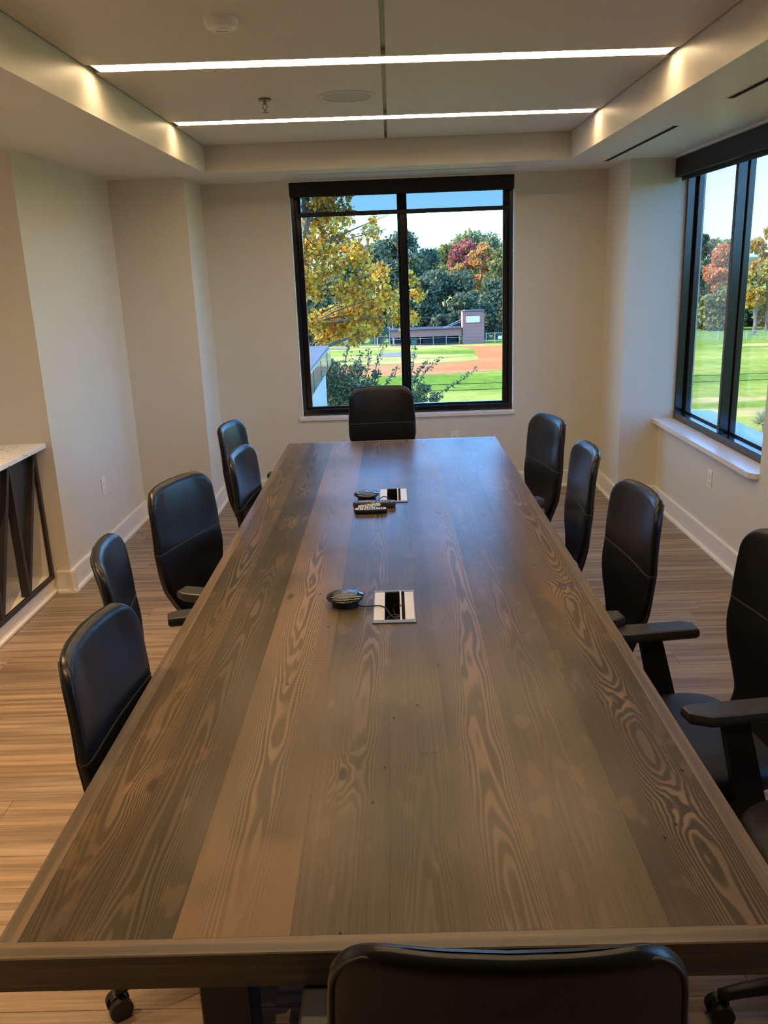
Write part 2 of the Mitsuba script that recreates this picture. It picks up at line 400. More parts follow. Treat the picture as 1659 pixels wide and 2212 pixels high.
for i in range(0, len(edges), 2):
    for xa, xb in ((TXL + .008, -JX), (JX, TXR - .008)):
        ya0 = ysk(edges[i], xa) if i else edges[i]; ya1 = ysk(edges[i], xb) if i else edges[i]
        last = i + 1 == len(edges) - 1
        yb0 = edges[i + 1] if last else ysk(edges[i + 1], xa); yb1 = edges[i + 1] if last else ysk(edges[i + 1], xb)
        obj('panel', ext([(xa, ya0), (xb, ya1), (xb, yb1), (xa, yb0)], 0.024, ZT), 'ceiling', 'ceiling')
obj('joint_channel', bx(-.03, .03, TYB, TYF, ZT + .024, ZT + .03), 'brass_channel', 'ceiling', label='narrow yellowish joint along the middle of the tray')
obj('reveal', cat(bx(TXL - .001, TXL + .03, TYB, TYF, ZT + .024, ZT + .03), bx(TXR - .03, TXR + .001, TYB, TYF, ZT + .024, ZT + .03)), 'dark_slot', 'ceiling')

# light strips
LXA, LXB = TXL + .028, TXR - .022
LN = ['unseen, lighting the near table end', 'unseen, lighting the middle of the table', 'the upper of the two in view', 'the lower of the two in view']
for i, y in enumerate(LY):
    g = thing('ceiling_light', f'warm white strip light across the tray ceiling, {LN[i]}', 'ceiling light', 'linear strip lights in the tray ceiling')
    P = [(LXA, ysk(y, LXA)), (LXB, ysk(y, LXB)), (LXB, ysk(y + LW, LXB)), (LXA, ysk(y + LW, LXA))]
    Pi = [(LXA + .004, ysk(y + .012, LXA)), (LXB - .004, ysk(y + .012, LXB)), (LXB - .004, ysk(y + LW - .012, LXB)), (LXA + .004, ysk(y + LW - .012, LXA))]
    obj('housing', ext(Polygon(P).difference(Polygon(Pi)), .040, ZT + .001), 'white_plastic', g)
    obj('cover', ext(P, .004, ZT + .041), 'white_plastic', g)
    v = np.array([[a, b, ZT + .016] for a, b in Pi])
    k = obj('diffuser', (v, np.array([[0, 2, 1], [0, 3, 2]])), 'white_plastic', g)
    scene[k] = {**scene[k], 'emitter': {'type': 'area', 'radiance': {'type': 'rgb', 'value': list(STRIP)}}}

# ================================================================== WINDOWS
FW = 0.070
def window_y(tagname, label, x0, x1, y, z0, z1, xm):
    """window in a wall facing -y; frame from y to y+.085, glass behind"""
    tag(tagname, label, kind='structure')
    m = 'window_frame'
    e = 0.026
    obj('frame', cat(cbx(x0, x0 + e, y, y + .075, z0, z1), cbx(x1 - e, x1, y, y + .075, z0, z1),
                     cbx(x0, x1, y - .004, y + .075, z0, z0 + .05), cbx(x0, x1, y, y + .075, z1 - .05, z1)), m, tagname)
    obj('mullion', cbx(xm - .019, xm + .019, y, y + .075, z0 + .05, z1 - .05), m, tagname)
    for a, b in ((x0 + e, xm - .019), (xm + .019, x1 - e)):
        s = FW - e if a < xm - .1 and b < xm else FW - e
        wl = .044 if abs(a - (x0 + e)) < 1e-6 else .019
        wr = .019 if abs(b - (xm - .019)) < 1e-6 else .044
        obj('sash', cat(cbx(a, a + wl, y + .062, y + .10, z0 + .05, z1 - .05), cbx(b - wr, b, y + .062, y + .10, z0 + .05, z1 - .05),
                        cbx(a, b, y + .062, y + .10, z0 + .040, z0 + .064), cbx(a, b, y + .062, y + .10, z1 - .1, z1 - .05)), m, tagname)
        v = np.array([[a + wl, y + .082, z0 + .062], [b - wr, y + .082, z0 + .062], [b - wr, y + .082, z1 - .1], [a + wl, y + .082, z1 - .1]])
        obj('pane', (v, np.array([[0, 1, 2], [0, 2, 3]])), 'glass', tagname)
def turn(key_prefix, to):
    for k in list(scene):
        if k.startswith(key_prefix + '__'):
            scene[k] = {**scene[k], 'to_world': to}
window_y('window_1', 'black framed two pane window in the end wall looking onto the ball field', W1X0, W1X1, YF + .062, W1Z, 2.470, 0.108)
obj('sill', cbx(W1X0 - .03, W1X1 + .01, YF - .022, YF + .062, W1Z - .030, W1Z, .004), 'sill', 'window_1', label='white ledge under the window')
obj('outer_ledge', cbx(W1X0 - .05, W1X1 + .05, YF + .16, YF + WT + .06, W1Z - .03, W1Z + .035), 'ext_ledge', 'window_1')
# second window: built in the same way along local x, then turned so that it faces -x
L2 = W2Y1 - W2Y0
window_y('window_2', 'black framed two pane window in the right wall beside the column', 0, L2, 0, W2Z, 2.470, W2Y1 - 5.388)
# local x -> -y (from far end W2Y1), local y -> +x
to2 = T([[0, 1, 0, 2.088], [-1, 0, 0, W2Y1], [0, 0, 1, 0], [0, 0, 0, 1]])
turn('window_2', to2)
window_y('unseen_window_3', 'black framed two pane window unseen, in the right wall, placed to light the left wall', 0, L2, 0, W2Z, 2.470, .877)
turn('unseen_window_3', T([[0, 1, 0, 2.088], [-1, 0, 0, W3Y1], [0, 0, 1, 0], [0, 0, 0, 1]]))
obj('sill', cbx(XR - .045, XR + .11, W3Y0 + .005, W3Y1 - .005, W2Z - .03, W2Z, .004), 'sill', 'unseen_window_3', label='white stone ledge under the window')
obj('outer_ledge', cbx(XR + .2, XR + WT + .10, W3Y0 - .1, W3Y1 + .1, W2Z - .03, W2Z + .035), 'ext_ledge', 'unseen_window_3')
obj('sill', ext(Polygon([(XR + .11, W2Y1), (XR - .045, W2Y1), (XR - .045, W2Y0 + .05), (XR - .02, W2Y0 + .005), (XR + .11, W2Y0 + .005)]), .030, W2Z - .030), 'sill', 'window_2', label='white stone ledge under the window')
obj('outer_ledge', cbx(XR + .2, XR + WT + .18, W2Y0 - .1, W2Y1 + .1, W2Z - .03, W2Z + .035), 'ext_ledge', 'window_2', label='pale metal ledge outside the glass')

def shade(label, fabric):
    g = thing('roller_shade', label, 'roller shade')
    return g
g = shade('black roller shade over the end window with grey mesh pulled down a little', True)
obj('cassette', cbx(W1X0 + .004, W1X1 - .004, YF + .004, YF + .058, 2.362, 2.467, .004), 'shade_case', g)
v = np.array([[W1X0 + .04, YF + .040, 2.23], [W1X1 - .04, YF + .040, 2.23], [W1X1 - .04, YF + .040, 2.37], [W1X0 + .04, YF + .040, 2.37]])
obj('mesh_fabric', (v, np.array([[0, 1, 2], [0, 2, 3]])), 'shade_mesh', g, label='see-through grey mesh fabric')
obj('hem_bar', cbx(W1X0 + .034, W1X1 - .034, YF + .034, YF + .047, 2.215, 2.247, .003), 'shade_case', g)
g = shade('black roller shade box above the right wall window, fully rolled up', False)
obj('cassette', cbx(XR + .02, XR + .09, W2Y0 + .004, W2Y1 - .004, 2.345, 2.467, .004), 'shade_case', g)
obj('hem_bar', cbx(XR + .058, XR + .072, W2Y0 + .03, W2Y1 - .03, 2.32, 2.347, .003), 'shade_case', g)

# ================================================================== CEILING FITTINGS
def slot(label, x0, x1, y0, y1):
    g = thing('slot_diffuser', label, 'air vent')
    obj('slot', bx(x0, x1, y0, y1, ZS - .0015, ZS + .004), 'dark_slot', g)
    obj('rim', cat(bx(x0 - .004, x0, y0, y1, ZS - .003, ZS), bx(x1, x1 + .004, y0, y1, ZS - .003, ZS)) if y1 - y0 > x1 - x0 else
        cat(bx(x0, x1, y0 - .003, y0, ZS - .003, ZS), bx(x0, x1, y1, y1 + .003, ZS - .003, ZS)), 'soffit', g)
slot('dark slot air vent in the right soffit, the one nearer the end wall', 1.520, 1.552, 4.850, 6.34)
slot('dark slot air vent in the right soffit cut by the right edge of the photo', 1.516, 1.548, 2.70, 4.10)
slot('thin dark slot air vent in the soffit above the end window', -.64, .93, 6.44, 6.452)

for i, (x, y) in enumerate(((-1.62, .9), (-1.62, 2.05), (-1.62, 3.2))):  # out of view, placed to light the left floor and counter
    g = thing('unseen_downlight', 'unseen warm downlight placed to light the left floor and counter, ' + ['nearest the back wall', 'between two others', 'farthest from the back wall'][i], 'ceiling light', 'unseen downlights over the left floor and counter')
    d = lathe([(.050, .020), (.052, -.002), (.066, -.002), (.068, .0005), (.050, .020)], 32); d.apply_translation((x, y, ZS)); obj('trim_ring', d, 'white_plastic', g, smooth=40)
    scene[f'unseen_downlight_beam_{i:03d}'] = {'type': 'spot', 'intensity': {'type': 'rgb', 'value': [11.0, 6.8, 3.2]}, 'cutoff_angle': 46, 'beam_width': 20, 'to_world': T().look_at(origin=[x, y, ZS - .01], target=[x - .10, y, 0], up=[0, 1, 0])}
g = thing('smoke_detector', 'small round white smoke detector on the tray ceiling near the top of the photo', 'smoke detector')
d = lathe([(0, 0), (.040, .001), (.052, .006), (.056, .018), (.060, .030), (.060, .034), (0, .034)]); d.apply_translation((-.557, 3.262, ZT - .034))
obj('body', d, 'white_plastic', g, smooth=40)
d = lathe([(.020, 0), (.024, -.002), (.024, .003), (.020, .003)], 24); d.apply_translation((-.557, 3.262, ZT - .035)); obj('cap', d, 'white_plastic', g)
g = thing('ceiling_speaker', 'large round flush ceiling speaker with a grey grille in the tray ceiling', 'speaker')
d = lathe([(.128, -.004), (.146, -.004), (.150, -.001), (.150, .004), (.128, .004)]); d.apply_translation((-.190, 4.685, ZT)); obj('ring', d, 'ceiling', g, smooth=40)
d = lathe([(0, -.0045), (.128, -.003), (.128, .001), (0, .001)]); d.apply_translation((-.190, 4.685, ZT)); obj('grille', d, 'speaker_grey', g, smooth=40)
g = thing('fire_sprinkler', 'small chrome fire sprinkler hanging from the tray ceiling', 'sprinkler')
d = lathe([(.008, 0), (.034, .001), (.030, .010), (.008, .012)], 28); d.apply_translation((-.607, 4.655, ZT - .011)); obj('plate', d, 'chrome', g, smooth=40)
obj('pipe', cyl((-.607, 4.655, ZT), (-.607, 4.655, ZT - .030), .008, 14), 'chrome', g, smooth=40)
obj('frame_arm', tube([(-.607 - .011, 4.655, ZT - .028), (-.607 - .012, 4.655, ZT - .042), (-.607, 4.655, ZT - .058)], .0028, 6), 'chrome', g)
obj('frame_arm', tube([(-.607 + .011, 4.655, ZT - .028), (-.607 + .012, 4.655, ZT - .042), (-.607, 4.655, ZT - .058)], .0028, 6), 'chrome', g)
d = lathe([(0, 0), (.018, .000), (.019, .002), (.004, .004), (.004, .010), (0, .010)], 24); d.apply_translation((-.607, 4.655, ZT - .066)); obj('deflector', d, 'chrome', g)

def outlet(label, to, two=True):
    g = thing('wall_outlet', label, 'outlet')
    # local: plate in the xz plane, facing -y
    obj('plate', cbx(-.036, .036, -.006, 0, -.060, .060, .0025), 'white_plastic', g, to=to)
    for zc in (-.022, .022):
        r = obj('receptacle', ext(Polygon([(.0165 * np.cos(a) * (1 if abs(np.sin(a)) < .8 else .95), .0145 * np.sin(a)) for a in np.linspace(0, 2 * np.pi, 25)[:-1]]), .003), 'white_plastic', g,
                to=to @ T().translate([0, -.006, zc]).rotate([1, 0, 0], 90))
        obj('slot', cat(bx(-.0075, -.005, -.0094, -.0088, zc - .004, zc + .005), bx(.005, .0075, -.0094, -.0088, zc - .004, zc + .005), bx(-.002, .002, -.0094, -.0088, zc - .011, zc - .007)), 'socket_dark', r, to=to)
outlet('white double wall outlet low on the left wall', T().translate([XL, 5.470, .468]).rotate([0, 0, 1], 90))
outlet('white double wall outlet under the right window', T().translate([XR, 5.172, .455]).rotate([0, 0, 1], -90))
outlet('white double wall outlet below the end window, just above the table edge', T().translate([.491, YF, .440]))

# ================================================================== COUNTER CABINET
CF = -2.070                                   # front plane of the cabinet
g = thing('cabinet', 'open white cabinet with dark triangular front dividers in the left niche', 'cabinet')
YA, YE = 1.6, YN - .02
obj('carcass', cat(bx(XN, XN + .02, YA, YE, .1, .884), bx(XN, CF - .02, YA, YE, .095, .115), bx(XN, CF - .02, YE - .02, YE, .1, .884), bx(XN, CF - .02, YA, YA + .02, .1, .884), bx(XN, CF - .02, YA, YE, .868, .886)), 'cab_white', g)
obj('toe_kick', cat(bx(XN, CF - .012, YA, YN - .002, 0, .095)), 'trim', g)
obj('shoe_moulding', cbx(CF - .012, CF + .004, YA, YN - .002, 0, .022, .005), 'trim', g)
obj('face_rail', cbx(CF - .02, CF, YA, YE, .095, .122, .002), 'cab_dark', g, label='dark bottom rail')
obj('post', cbx(CF - .02, CF, YE - .030, YE, .122, .886, .002), 'cab_dark', g)
yb, per = 4.372, 0.338
while yb > YA + .1:
    w = .016
    for t0 in (yb, yb + .322):
        q = [(yb - w, .122), (yb + w, .122), (t0 + w, .868), (t0 - w, .868)]
        m = ext(Polygon(q), .045)
        m.apply_transform(np.array([[0, 0, -1, CF], [1, 0, 0, 0], [0, 1, 0, 0], [0, 0, 0, 1.0]]))
        obj('divider', m, 'cab_dark', g)
    q = [(yb, .135), (yb + .315, .868), (yb, .868)]
    m = ext(Polygon(q), .01)
    m.apply_transform(np.array([[0, 0, -1, CF - .03], [1, 0, 0, 0], [0, 1, 0, 0], [0, 0, 0, 1.0]]))
    obj('wedge_panel', m, 'cab_dark', g)
    yb -= per
for yy, zz in ((4.60, .165), (4.45, .20), (4.44, .14), (4.18, .22), (4.17, .15)):
    obj('pin_hole', cyl((XN + .02, yy - .25, zz + .05), (XN + .0215, yy - .25, zz + .05), .005, 10), 'socket_dark', g)
g = obj('countertop', cbx(XN + .001, -2.014, YA - .02, YN - .001, .886, .914, .002), 'marble')
tag(g, 'white veined marble countertop on the cabinet in the left niche', 'countertop')

# ================================================================== TABLE
t = thing('conference_table', 'long dark-stained wooden conference table of glued planks, filling the room', 'table')
holes = [(-.089, .045, 2.368, 2.636), (-.086, .048, 3.752, 4.010)]
EB = 0.035
for a, b in zip(PLANK_X[:-1], PLANK_X[1:]):
    pl = sbox(a + .0001, TY0 + EB + .0001, b - .0001, TY1 - EB - .0001)
    for h in holes:
        pl = pl.difference(sbox(h[0] - .001, h[2] - .001, h[1] + .001, h[3] + .001))
    for q in (list(pl.geoms) if hasattr(pl, 'geoms') else [pl]):
        inner = q.buffer(-.00025, join_style=2)
        m = ext(q, .0317, TZ - .032)
        top = ext(inner, .0003, TZ - .0003)
        obj('plank', cat(m, top), 'wood', t)
def band(x0, x1, y0, y1, out):
    """solid edging: only the outer upper edge is rounded over"""
    m = bx(x0, x1, y0, y1, .697, TZ - .002)
    r = .002
    t = np.array([[x0 + r * ('w' in out), y0 + r * ('s' in out)], [x1 - r * ('e' in out), y0 + r * ('s' in out)], [x1 - r * ('e' in out), y1 - r * ('n' in out)], [x0 + r * ('w' in out), y1 - r * ('n' in out)]])
    q = np.array([[x0, y0], [x1, y0], [x1, y1], [x0, y1]])
    return cat(m, trimesh.convex.convex_hull(np.vstack([np.c_[q, [TZ - .002] * 4], np.c_[t, [TZ] * 4]])))
for x0, x1, y0, y1, o in ((TX0, TX1, TY0, TY0 + EB, 'swe'), (TX0, TX1, TY1 - EB, TY1, 'nwe'), (TX0, PLANK_X[0] - .0001, TY0 + EB, TY1 - EB, 'w'), (PLANK_X[-1] + .0001, TX1, TY0 + EB, TY1 - EB, 'e')):
    obj('edge_band', band(x0, x1, y0, y1, o), 'wood_edge', t)
obj('subframe', cat(bx(TX0 + .04, TX1 - .04, TY0 + .04, TY0 + .06, .70, .73), bx(TX0 + .04, TX1 - .04, TY1 - .06, TY1 - .04, .70, .73), bx(-.35, -.29, TY0 + .1, TY1 - .1, .68, .73), bx(.25, .31, TY0 + .1, TY1 - .1, .68, .73)), 'black_steel', t)
for yc in (1.49, 3.17, 4.42):
    for xs in (-.405, .36):
        obj('leg', cbx(xs - .055, xs + .055, yc - .05, yc + .05, .012, .70, .004), 'black_steel', t)
        obj('foot_plate', cbx(xs - .09, xs + .09, yc - .16, yc + .16, 0, .014, .003), 'black_steel', t)
    obj('cross_beam', cbx(-.36, .32, yc - .03, yc + .03, .62, .70, .004), 'black_steel', t)
rs = np.random.default_rng(3)
nick = [bx(.038 + i * .006, .038 + i * .006 + w, 1.642 + dy, 1.642 + dy + l, TZ, TZ + .0003) for i, (w, dy, l) in enumerate([(.002, .002, .007), (.003, .004, .006), (.0015, .003, .005), (.0015, .002, .009), (.002, .004, .008), (.0015, .003, .008)])]
obj('stamp_mark', cat(*nick), 'socket_dark', t, label='tiny dark stamped mark')

# power boxes
def power_box(label, h, cable):
    g = thing('table_power_box', label, 'power outlet box', 'flip-lid power boxes sunk in the table')
    x0, x1, y0, y1 = h
    z = TZ
    fr = sbox(x0, y0, x1, y1).difference(sbox(x0 + .003, y0 + .022, x1 - .003, y1 - .012))
    obj('frame', ext(fr, .005, z - .001), 'gunmetal', g)
    w = x1 - x0
    xa, xb = x0 + .003 + .034, x1 - .003 - .030
    obj('lid', cbx(x0 + .003, xa, y0 + .022, y1 - .012, z - .006, z + .003, .001), 'lid_metal', g)
    obj('lid', cbx(xb, x1 - .003, y0 + .022, y1 - .012, z - .006, z + .003, .001), 'lid_metal', g)
    xg = xb - .016
    obj('divider', cbx(xg, xg + .006, y0 + .012, y1 - .010, z - .006, z + .006, .001), 'lid_metal', g)
    obj('brush_strip', bx(xg + .006, xb, y0 + .022, y1 - .012, z - .02, z - .004), 'dark_slot', g)
    dpt = .085
    obj('pocket', cat(bx(xa - .004, xa, y0 + .02, y1 - .01, z - dpt, z - .006), bx(xb, xb + .004, y0 + .02, y1 - .01, z - dpt, z - .006), bx(xa, xb, y0 + .018, y0 + .022, z - dpt, z - .002),
                      bx(xa, xb, y1 - .012, y1 - .008, z - dpt, z - .002), bx(xa - .004, xb + .004, y0 + .018, y1 - .008, z - dpt - .004, z - dpt)), 'black_plastic', g)
    s = obj('socket_block', cbx(xa + .012, xg - .006, y0 + .035, y0 + .15, z - dpt, z - dpt + .022, .003), 'black_plastic', g)
    obj('socket', cat(*[bx(xa + .022 + 0.014 * i, xa + .026 + 0.014 * i, y0 + yy, y0 + yy + .012, z - dpt + .0225, z - dpt + .0235) for i in range(2) for yy in (.05, .085, .12)]), 'dark_slot', s)
    obj('side_rail', cat(bx(xa + .002, xa + .010, y0 + .03, y0 + .13, z - dpt, z - dpt + .03), bx(xg - .004, xg, y0 + .03, y0 + .13, z - dpt, z - dpt + .03)), 'lid_metal', g)
    obj('plug', cat(cbx(xa + .030, xa + .052, y0 + .10, y0 + .128, z - dpt + .02, z - dpt + .062, .004)), 'black_plastic', g)
    return xa, xg
power_box('open power box in the table, the nearer one, with black cable coiled inside', holes[0], True)
power_box('open power box sunk in the table, the farther one, beside the remote controls', holes[1], False)

# speakerphones
def speakerphone(label, x, y, rot, cord):
    g = thing('speakerphone', label, 'speakerphone', 'round black speakerphones on the table')
    def at(m):
        m = m.copy(); m.apply_transform(trimesh.transformations.rotation_matrix(rot, [0, 0, 1])); m.apply_translation((x, y, TZ)); return m
    obj('base', at(lathe([(0, 0), (.040, 0), (.044, .004), (.042, .012), (.044, .017), (0, .017)])), 'black_plastic', g, smooth=40)
    obj('body', at(lathe([(.040, .016), (.052, .019), (.0600, .024), (.0612, .028), (.0590, .0315), (.050, .0345), (.044, .0358), (.040, .0362), (0, .030)])), 'gloss_black', g, smooth=40)
    obj('grille', at(lathe([(0, .0415), (.015, .0410), (.028, .0395), (.038, .0372), (.0405, .0358), (.038, .033), (0, .033)])), 'gray_mesh', g, smooth=40)
    m = cbx(-.008, .008, -.0012, .0012, .0405, .0420, .0003); obj('mark_bar', at(m), 'lid_metal', g)
    obj('button', at(cat(*[cyl((.051 * math.sin(a), -.051 * math.cos(a), .0335), (.051 * math.sin(a), -.051 * math.cos(a), .0350), .0012, 8) for a in (-.3, 0.0, .25)])), 'button', g)
    obj('cord', tube(spline(cord, 110), .0021, 8), 'black_plastic', g, smooth=True)
z0 = TZ + .0035
p1 = [(-.141, 2.507, TZ + .008), (-.115, 2.503, TZ + .004), (-.085, 2.500, TZ + .0065), (-.060, 2.495, TZ + .006), (-.043, 2.470, TZ + .001), (-.025, 2.435, TZ - .008), (.000, 2.425, TZ - .014), (.000, 2.46, TZ - .016), (-.025, 2.465, TZ - .014),
      (-.044, 2.44, TZ - .014), (-.030, 2.405, TZ - .014), (-.008, 2.41, TZ - .010), (-.001, 2.45, TZ - .004), (-.006, 2.51, TZ + .004), (-.020, 2.525, TZ - .006), (-.016, 2.50, TZ - .03)]
speakerphone('round black speakerphone beside the nearer power box, its cord running into it', -.1797, 2.535, .0, p1)
p2 = [(-.106, 3.800, TZ + .008), (-.088, 3.790, TZ + .006), (-.076, 3.800, TZ + .014), (-.056, 3.805, TZ + .016), (-.040, 3.80, TZ + .006), (-.025, 3.79, TZ - .01), (-.01, 3.78, TZ - .04), (-.005, 3.80, TZ - .055)]
speakerphone('round black speakerphone behind the remote controls', -.1445, 3.825, .3, p2)

# remotes: local long axis x, lying on the table
def remote(label, c, L, W, H, rotz, roty, rotx, body, face, seed, taper=0.0):
    g = thing('remote_control', label, 'remote control', 'remote controls piled beside the farther power box')
    a = np.linspace(0, 2 * np.pi, 48, endpoint=False)
    def ring(s, z, k=1.0):
        ca, sa = np.cos(a), np.sin(a)
        X = np.sign(ca) * np.abs(ca) ** .35 * (L / 2 - s); Y = np.sign(sa) * np.abs(sa) ** .45 * (W / 2 - s) * (1 + taper * np.cos(a))
        return np.stack([X, Y, np.full_like(a, z)], 1)
    b = grid_mesh(np.array([ring(.010, 0), ring(.003, .003), ring(0, H * .45), ring(.0005, H * .8), ring(.003, H)]))
    f = grid_mesh(np.array([ring(.0035, H - .001), ring(.004, H + .0010), ring(.006, H + .0016)]))
    to = T().translate(list(c)).rotate([0, 0, 1], rotz).rotate([0, 1, 0], roty).rotate([1, 0, 0], rotx)
    obj('case', b, body, g, smooth=35, to=to)
    obj('face', f, face, g, smooth=35, to=to)
    r = random.Random(seed)
    bl, bd = [], []
    nx = int((L - .03) / .0105)
    for i in range(nx):
        for j in range(3):
            if r.random() < .14: continue
            X = -L / 2 + .022 + i * .0105; Y = (j - 1) * W * .26
            (bl if r.random() < .38 else bd).append(cbx(X - .0027, X + .0027, Y - W * .075, Y + W * .075, H + .001, H + .0034, .0008))
    for nm, ms, mm in (('keys', bl, 'button'), ('dark_keys', bd, 'button_dark')):
        k = obj(nm, cat(*ms), mm, g, to=to)
        labels[k] = {'label': 'small pale keys' if nm == 'keys' else 'small dark keys', 'kind': 'stuff'}
remote('large brown-black remote control lying behind the other two', (-.106, 3.688, TZ), .196, .052, .026, -2, 0, 0, 'remote_brown', 'remote_brown', 1, .05)
remote('smaller remote control with a silver face, lying tilted between the other two', (-.128, 3.644, TZ + .002), .110, .040, .020, 10, -3, 14, 'black_plastic', 'remote_silver', 2)
remote('remote control with a silver grey face, nearest of the three to the camera', (-.121, 3.594, TZ), .146, .046, .020, 0, 0, 0, 'black_plastic', 'remote_silver', 3)

# ================================================================== CHAIRS
#@chair-begin
CH_Z = 1.045                                     # top of the backrest
def back_center(z):
    """y' of the backrest centre line at height z (sitter side is +y')"""
    zs = [.385, .44, .52, .62, .72, .80, .90, 1.05]
    ys = [-.165, -.195, -.228, -.240, -.246, -.255, -.271, -.303]
    from scipy.interpolate import PchipInterpolator
    return PchipInterpolator(zs, ys)(z)
def back_half(z):
    from scipy.interpolate import PchipInterpolator
    zs = [.385, .46, .52, .58, .66, .74, .80, .92, 1.05]
    hs = [.150, .125, .130, .165, .214, .230, .229, .222, .213]
    h = PchipInterpolator(zs, hs)(z)
    r = .075
    if z > CH_Z - r:
        k = min(1.0, (z - (CH_Z - r)) / r)
        h = h - r + r * math.sqrt(max(0, 1 - k * k)) * .93 + .005 * (1 - k)
    return float(h)
def back_ring(z, off=0.0, nu=56, tscale=1.0):
    h = back_half(z) + off
    yc = float(back_center(z))
    tt = (.0195 + off) * tscale
    a = np.linspace(0, 2 * np.pi, nu, endpoint=False)
    ca, sa = np.cos(a), np.sin(a)
    x = h * np.sign(ca) * np.abs(ca) ** .34
    y = tt * np.sign(sa) * np.abs(sa) ** .55
    bend = (.012 + .028 * min(1.0, max(0.0, (z - .80) / .22))) * (x / .22) ** 2
    zz = z - .010 * (x / .22) ** 2 * max(0, (z - .9) / .15)
    return np.stack([x, yc + y + bend, zz], 1)
def back_part(z0, z1, round_top, round_bot, off=0.0, n=22):
    rows = []
    for z in np.r_[np.linspace(z0, z1 - .06, n)[:-1], z1 - .06 * (1 - np.sin(np.linspace(0, np.pi / 2, 12)))] if round_top else np.linspace(z0, z1, n):
        s = 1.0
        if round_top and z > z1 - .024: s = math.sqrt(max(.02, 1 - ((z - (z1 - .024)) / .0245) ** 2))
        if round_bot and z < z0 + .02: s = math.sqrt(max(.05, 1 - ((z0 + .02 - z) / .0205) ** 2))
        rows.append(back_ring(z, off, tscale=s))
    return grid_mesh(np.array(rows))
SEAM = .800
def seat_mesh():
    a = np.linspace(0, 2 * np.pi, 72, endpoint=False)
    ca, sa = np.cos(a), np.sin(a)
    def ring(s, z, dz=0):
        x = (.248 - s) * np.sign(ca) * np.abs(ca) ** .48
        y = (.235 - s) * np.sign(sa) * np.abs(sa) ** .48 + .02
        zz = z - .018 * np.clip((y - .12) / .13, 0, 1) ** 2
        return np.stack([x, y, zz], 1)
    rows = [ring(.012, .402), ring(.002, .410), ring(0, .430), ring(.003, .448), ring(.012, .460), ring(.030, .468), ring(.07, .473), ring(.13, .475), ring(.2, .475)]
    return grid_mesh(np.array(rows))
def seat_shell():
    a = np.linspace(0, 2 * np.pi, 48, endpoint=False)
    ca, sa = np.cos(a), np.sin(a)
    def ring(s, z):
        return np.stack([(.235 - s) * np.sign(ca) * np.abs(ca) ** .5, (.222 - s) * np.sign(sa) * np.abs(sa) ** .5 + .015, np.full_like(a, z)], 1)
    return grid_mesh(np.array([ring(.11, .362), ring(.04, .372), ring(.005, .392), ring(.0, .404)]))
#@chair-end
def arm_pad(s):
    q = np.array([(-.040, -.135), (.020, -.140), (.040, -.105), (.042, .085), (.010, .135), (-.028, .138), (-.040, .115)])
    q[:, 0] *= s
    pts = []
    for k, z in ((.80, .655), (.97, .663), (1.0, .670), (1.0, .678), (.95, .687), (.84, .690)):
        pts += [(x * k + s * .260, y * (1 - (1 - k) * .35) + .0, z) for x, y in q]
    return trimesh.convex.convex_hull(np.array(pts))
def arm_post(s):
    def quad(y, z, w, d): return [(s * .274 - d / 2 * s, y - w, z), (s * .274 + d / 2 * s, y - w, z), (s * .274 - d / 2 * s, y + w, z), (s * .274 + d / 2 * s, y + w, z)]
    a = trimesh.convex.convex_hull(np.array(quad(.010, .660, .036, .026) + quad(-.055, .400, .042, .026)))
    b = trimesh.convex.convex_hull(np.array(quad(-.055, .405, .042, .026) + quad(-.050, .372, .046, .030)))
    c = cbx(min(s * .12, s * .288), max(s * .12, s * .288), -.095, -.012, .355, .384, .004)
    return cat(a, b, c)
chair_parts = []
def cp(name, mesh, m, smooth=35, sub=None):
    chair_parts.append((name, mikit.ply(mesh, M[m], smooth=smooth), sub))
cp('back_cushion', back_part(SEAM + .0015, CH_Z, True, False), 'leather', 50)
cp('back_lower_panel', back_part(.385, SEAM - .0015, False, True, n=34), 'leather', 50)
cp('back_seam', back_part(SEAM - .0025, SEAM + .0025, False, False, off=.0012, n=3), 'leather_seam', 50)
def outline(side_z):
    L, R = [], []
    for z in np.linspace(.47, CH_Z - .012, 40):
        ring = back_ring(z, .0015)
        j = 56 - 4
        R.append(ring[j]); L.append(ring[(28 + 4) % 56])
    return np.array(L + R[::-1])
cp('back_piping', tube(outline(0), .0032, 6), 'leather_seam', True)
cp('seat', seat_mesh(), 'leather_seat', 50)
cp('seat_shell', seat_shell(), 'black_plastic', 40)
for s in (-1, 1):
    cp('arm_post', arm_post(s), 'black_plastic', 30)
for s in (-1, 1):
    cp('arm_pad', arm_pad(s), 'arm_pad', 25)
cp('mechanism', cbx(-.07, .07, -.12, .10, .315, .365, .012), 'black_plastic')
cp('gas_column', cat(cyl((0, 0, .14), (0, 0, .33), .025), cyl((0, 0, .09), (0, 0, .22), .034)), 'black_steel')
cp('hub', lathe([(0, .075), (.045, .078), (.052, .10), (.045, .125), (.036, .135), (0, .135)], 32), 'black_plastic', 40)
for k in range(5):
    a = k * 2 * np.pi / 5 + .3
    c, s = math.cos(a), math.sin(a)
    pth = spline([(c * .03, s * .03, .108), (c * .16, s * .16, .104), (c * .27, s * .27, .088), (c * .325, s * .325, .072)], 12)
    cp('base_leg', tube(pth, np.linspace(.026, .015, 12), 10), 'black_plastic', True)
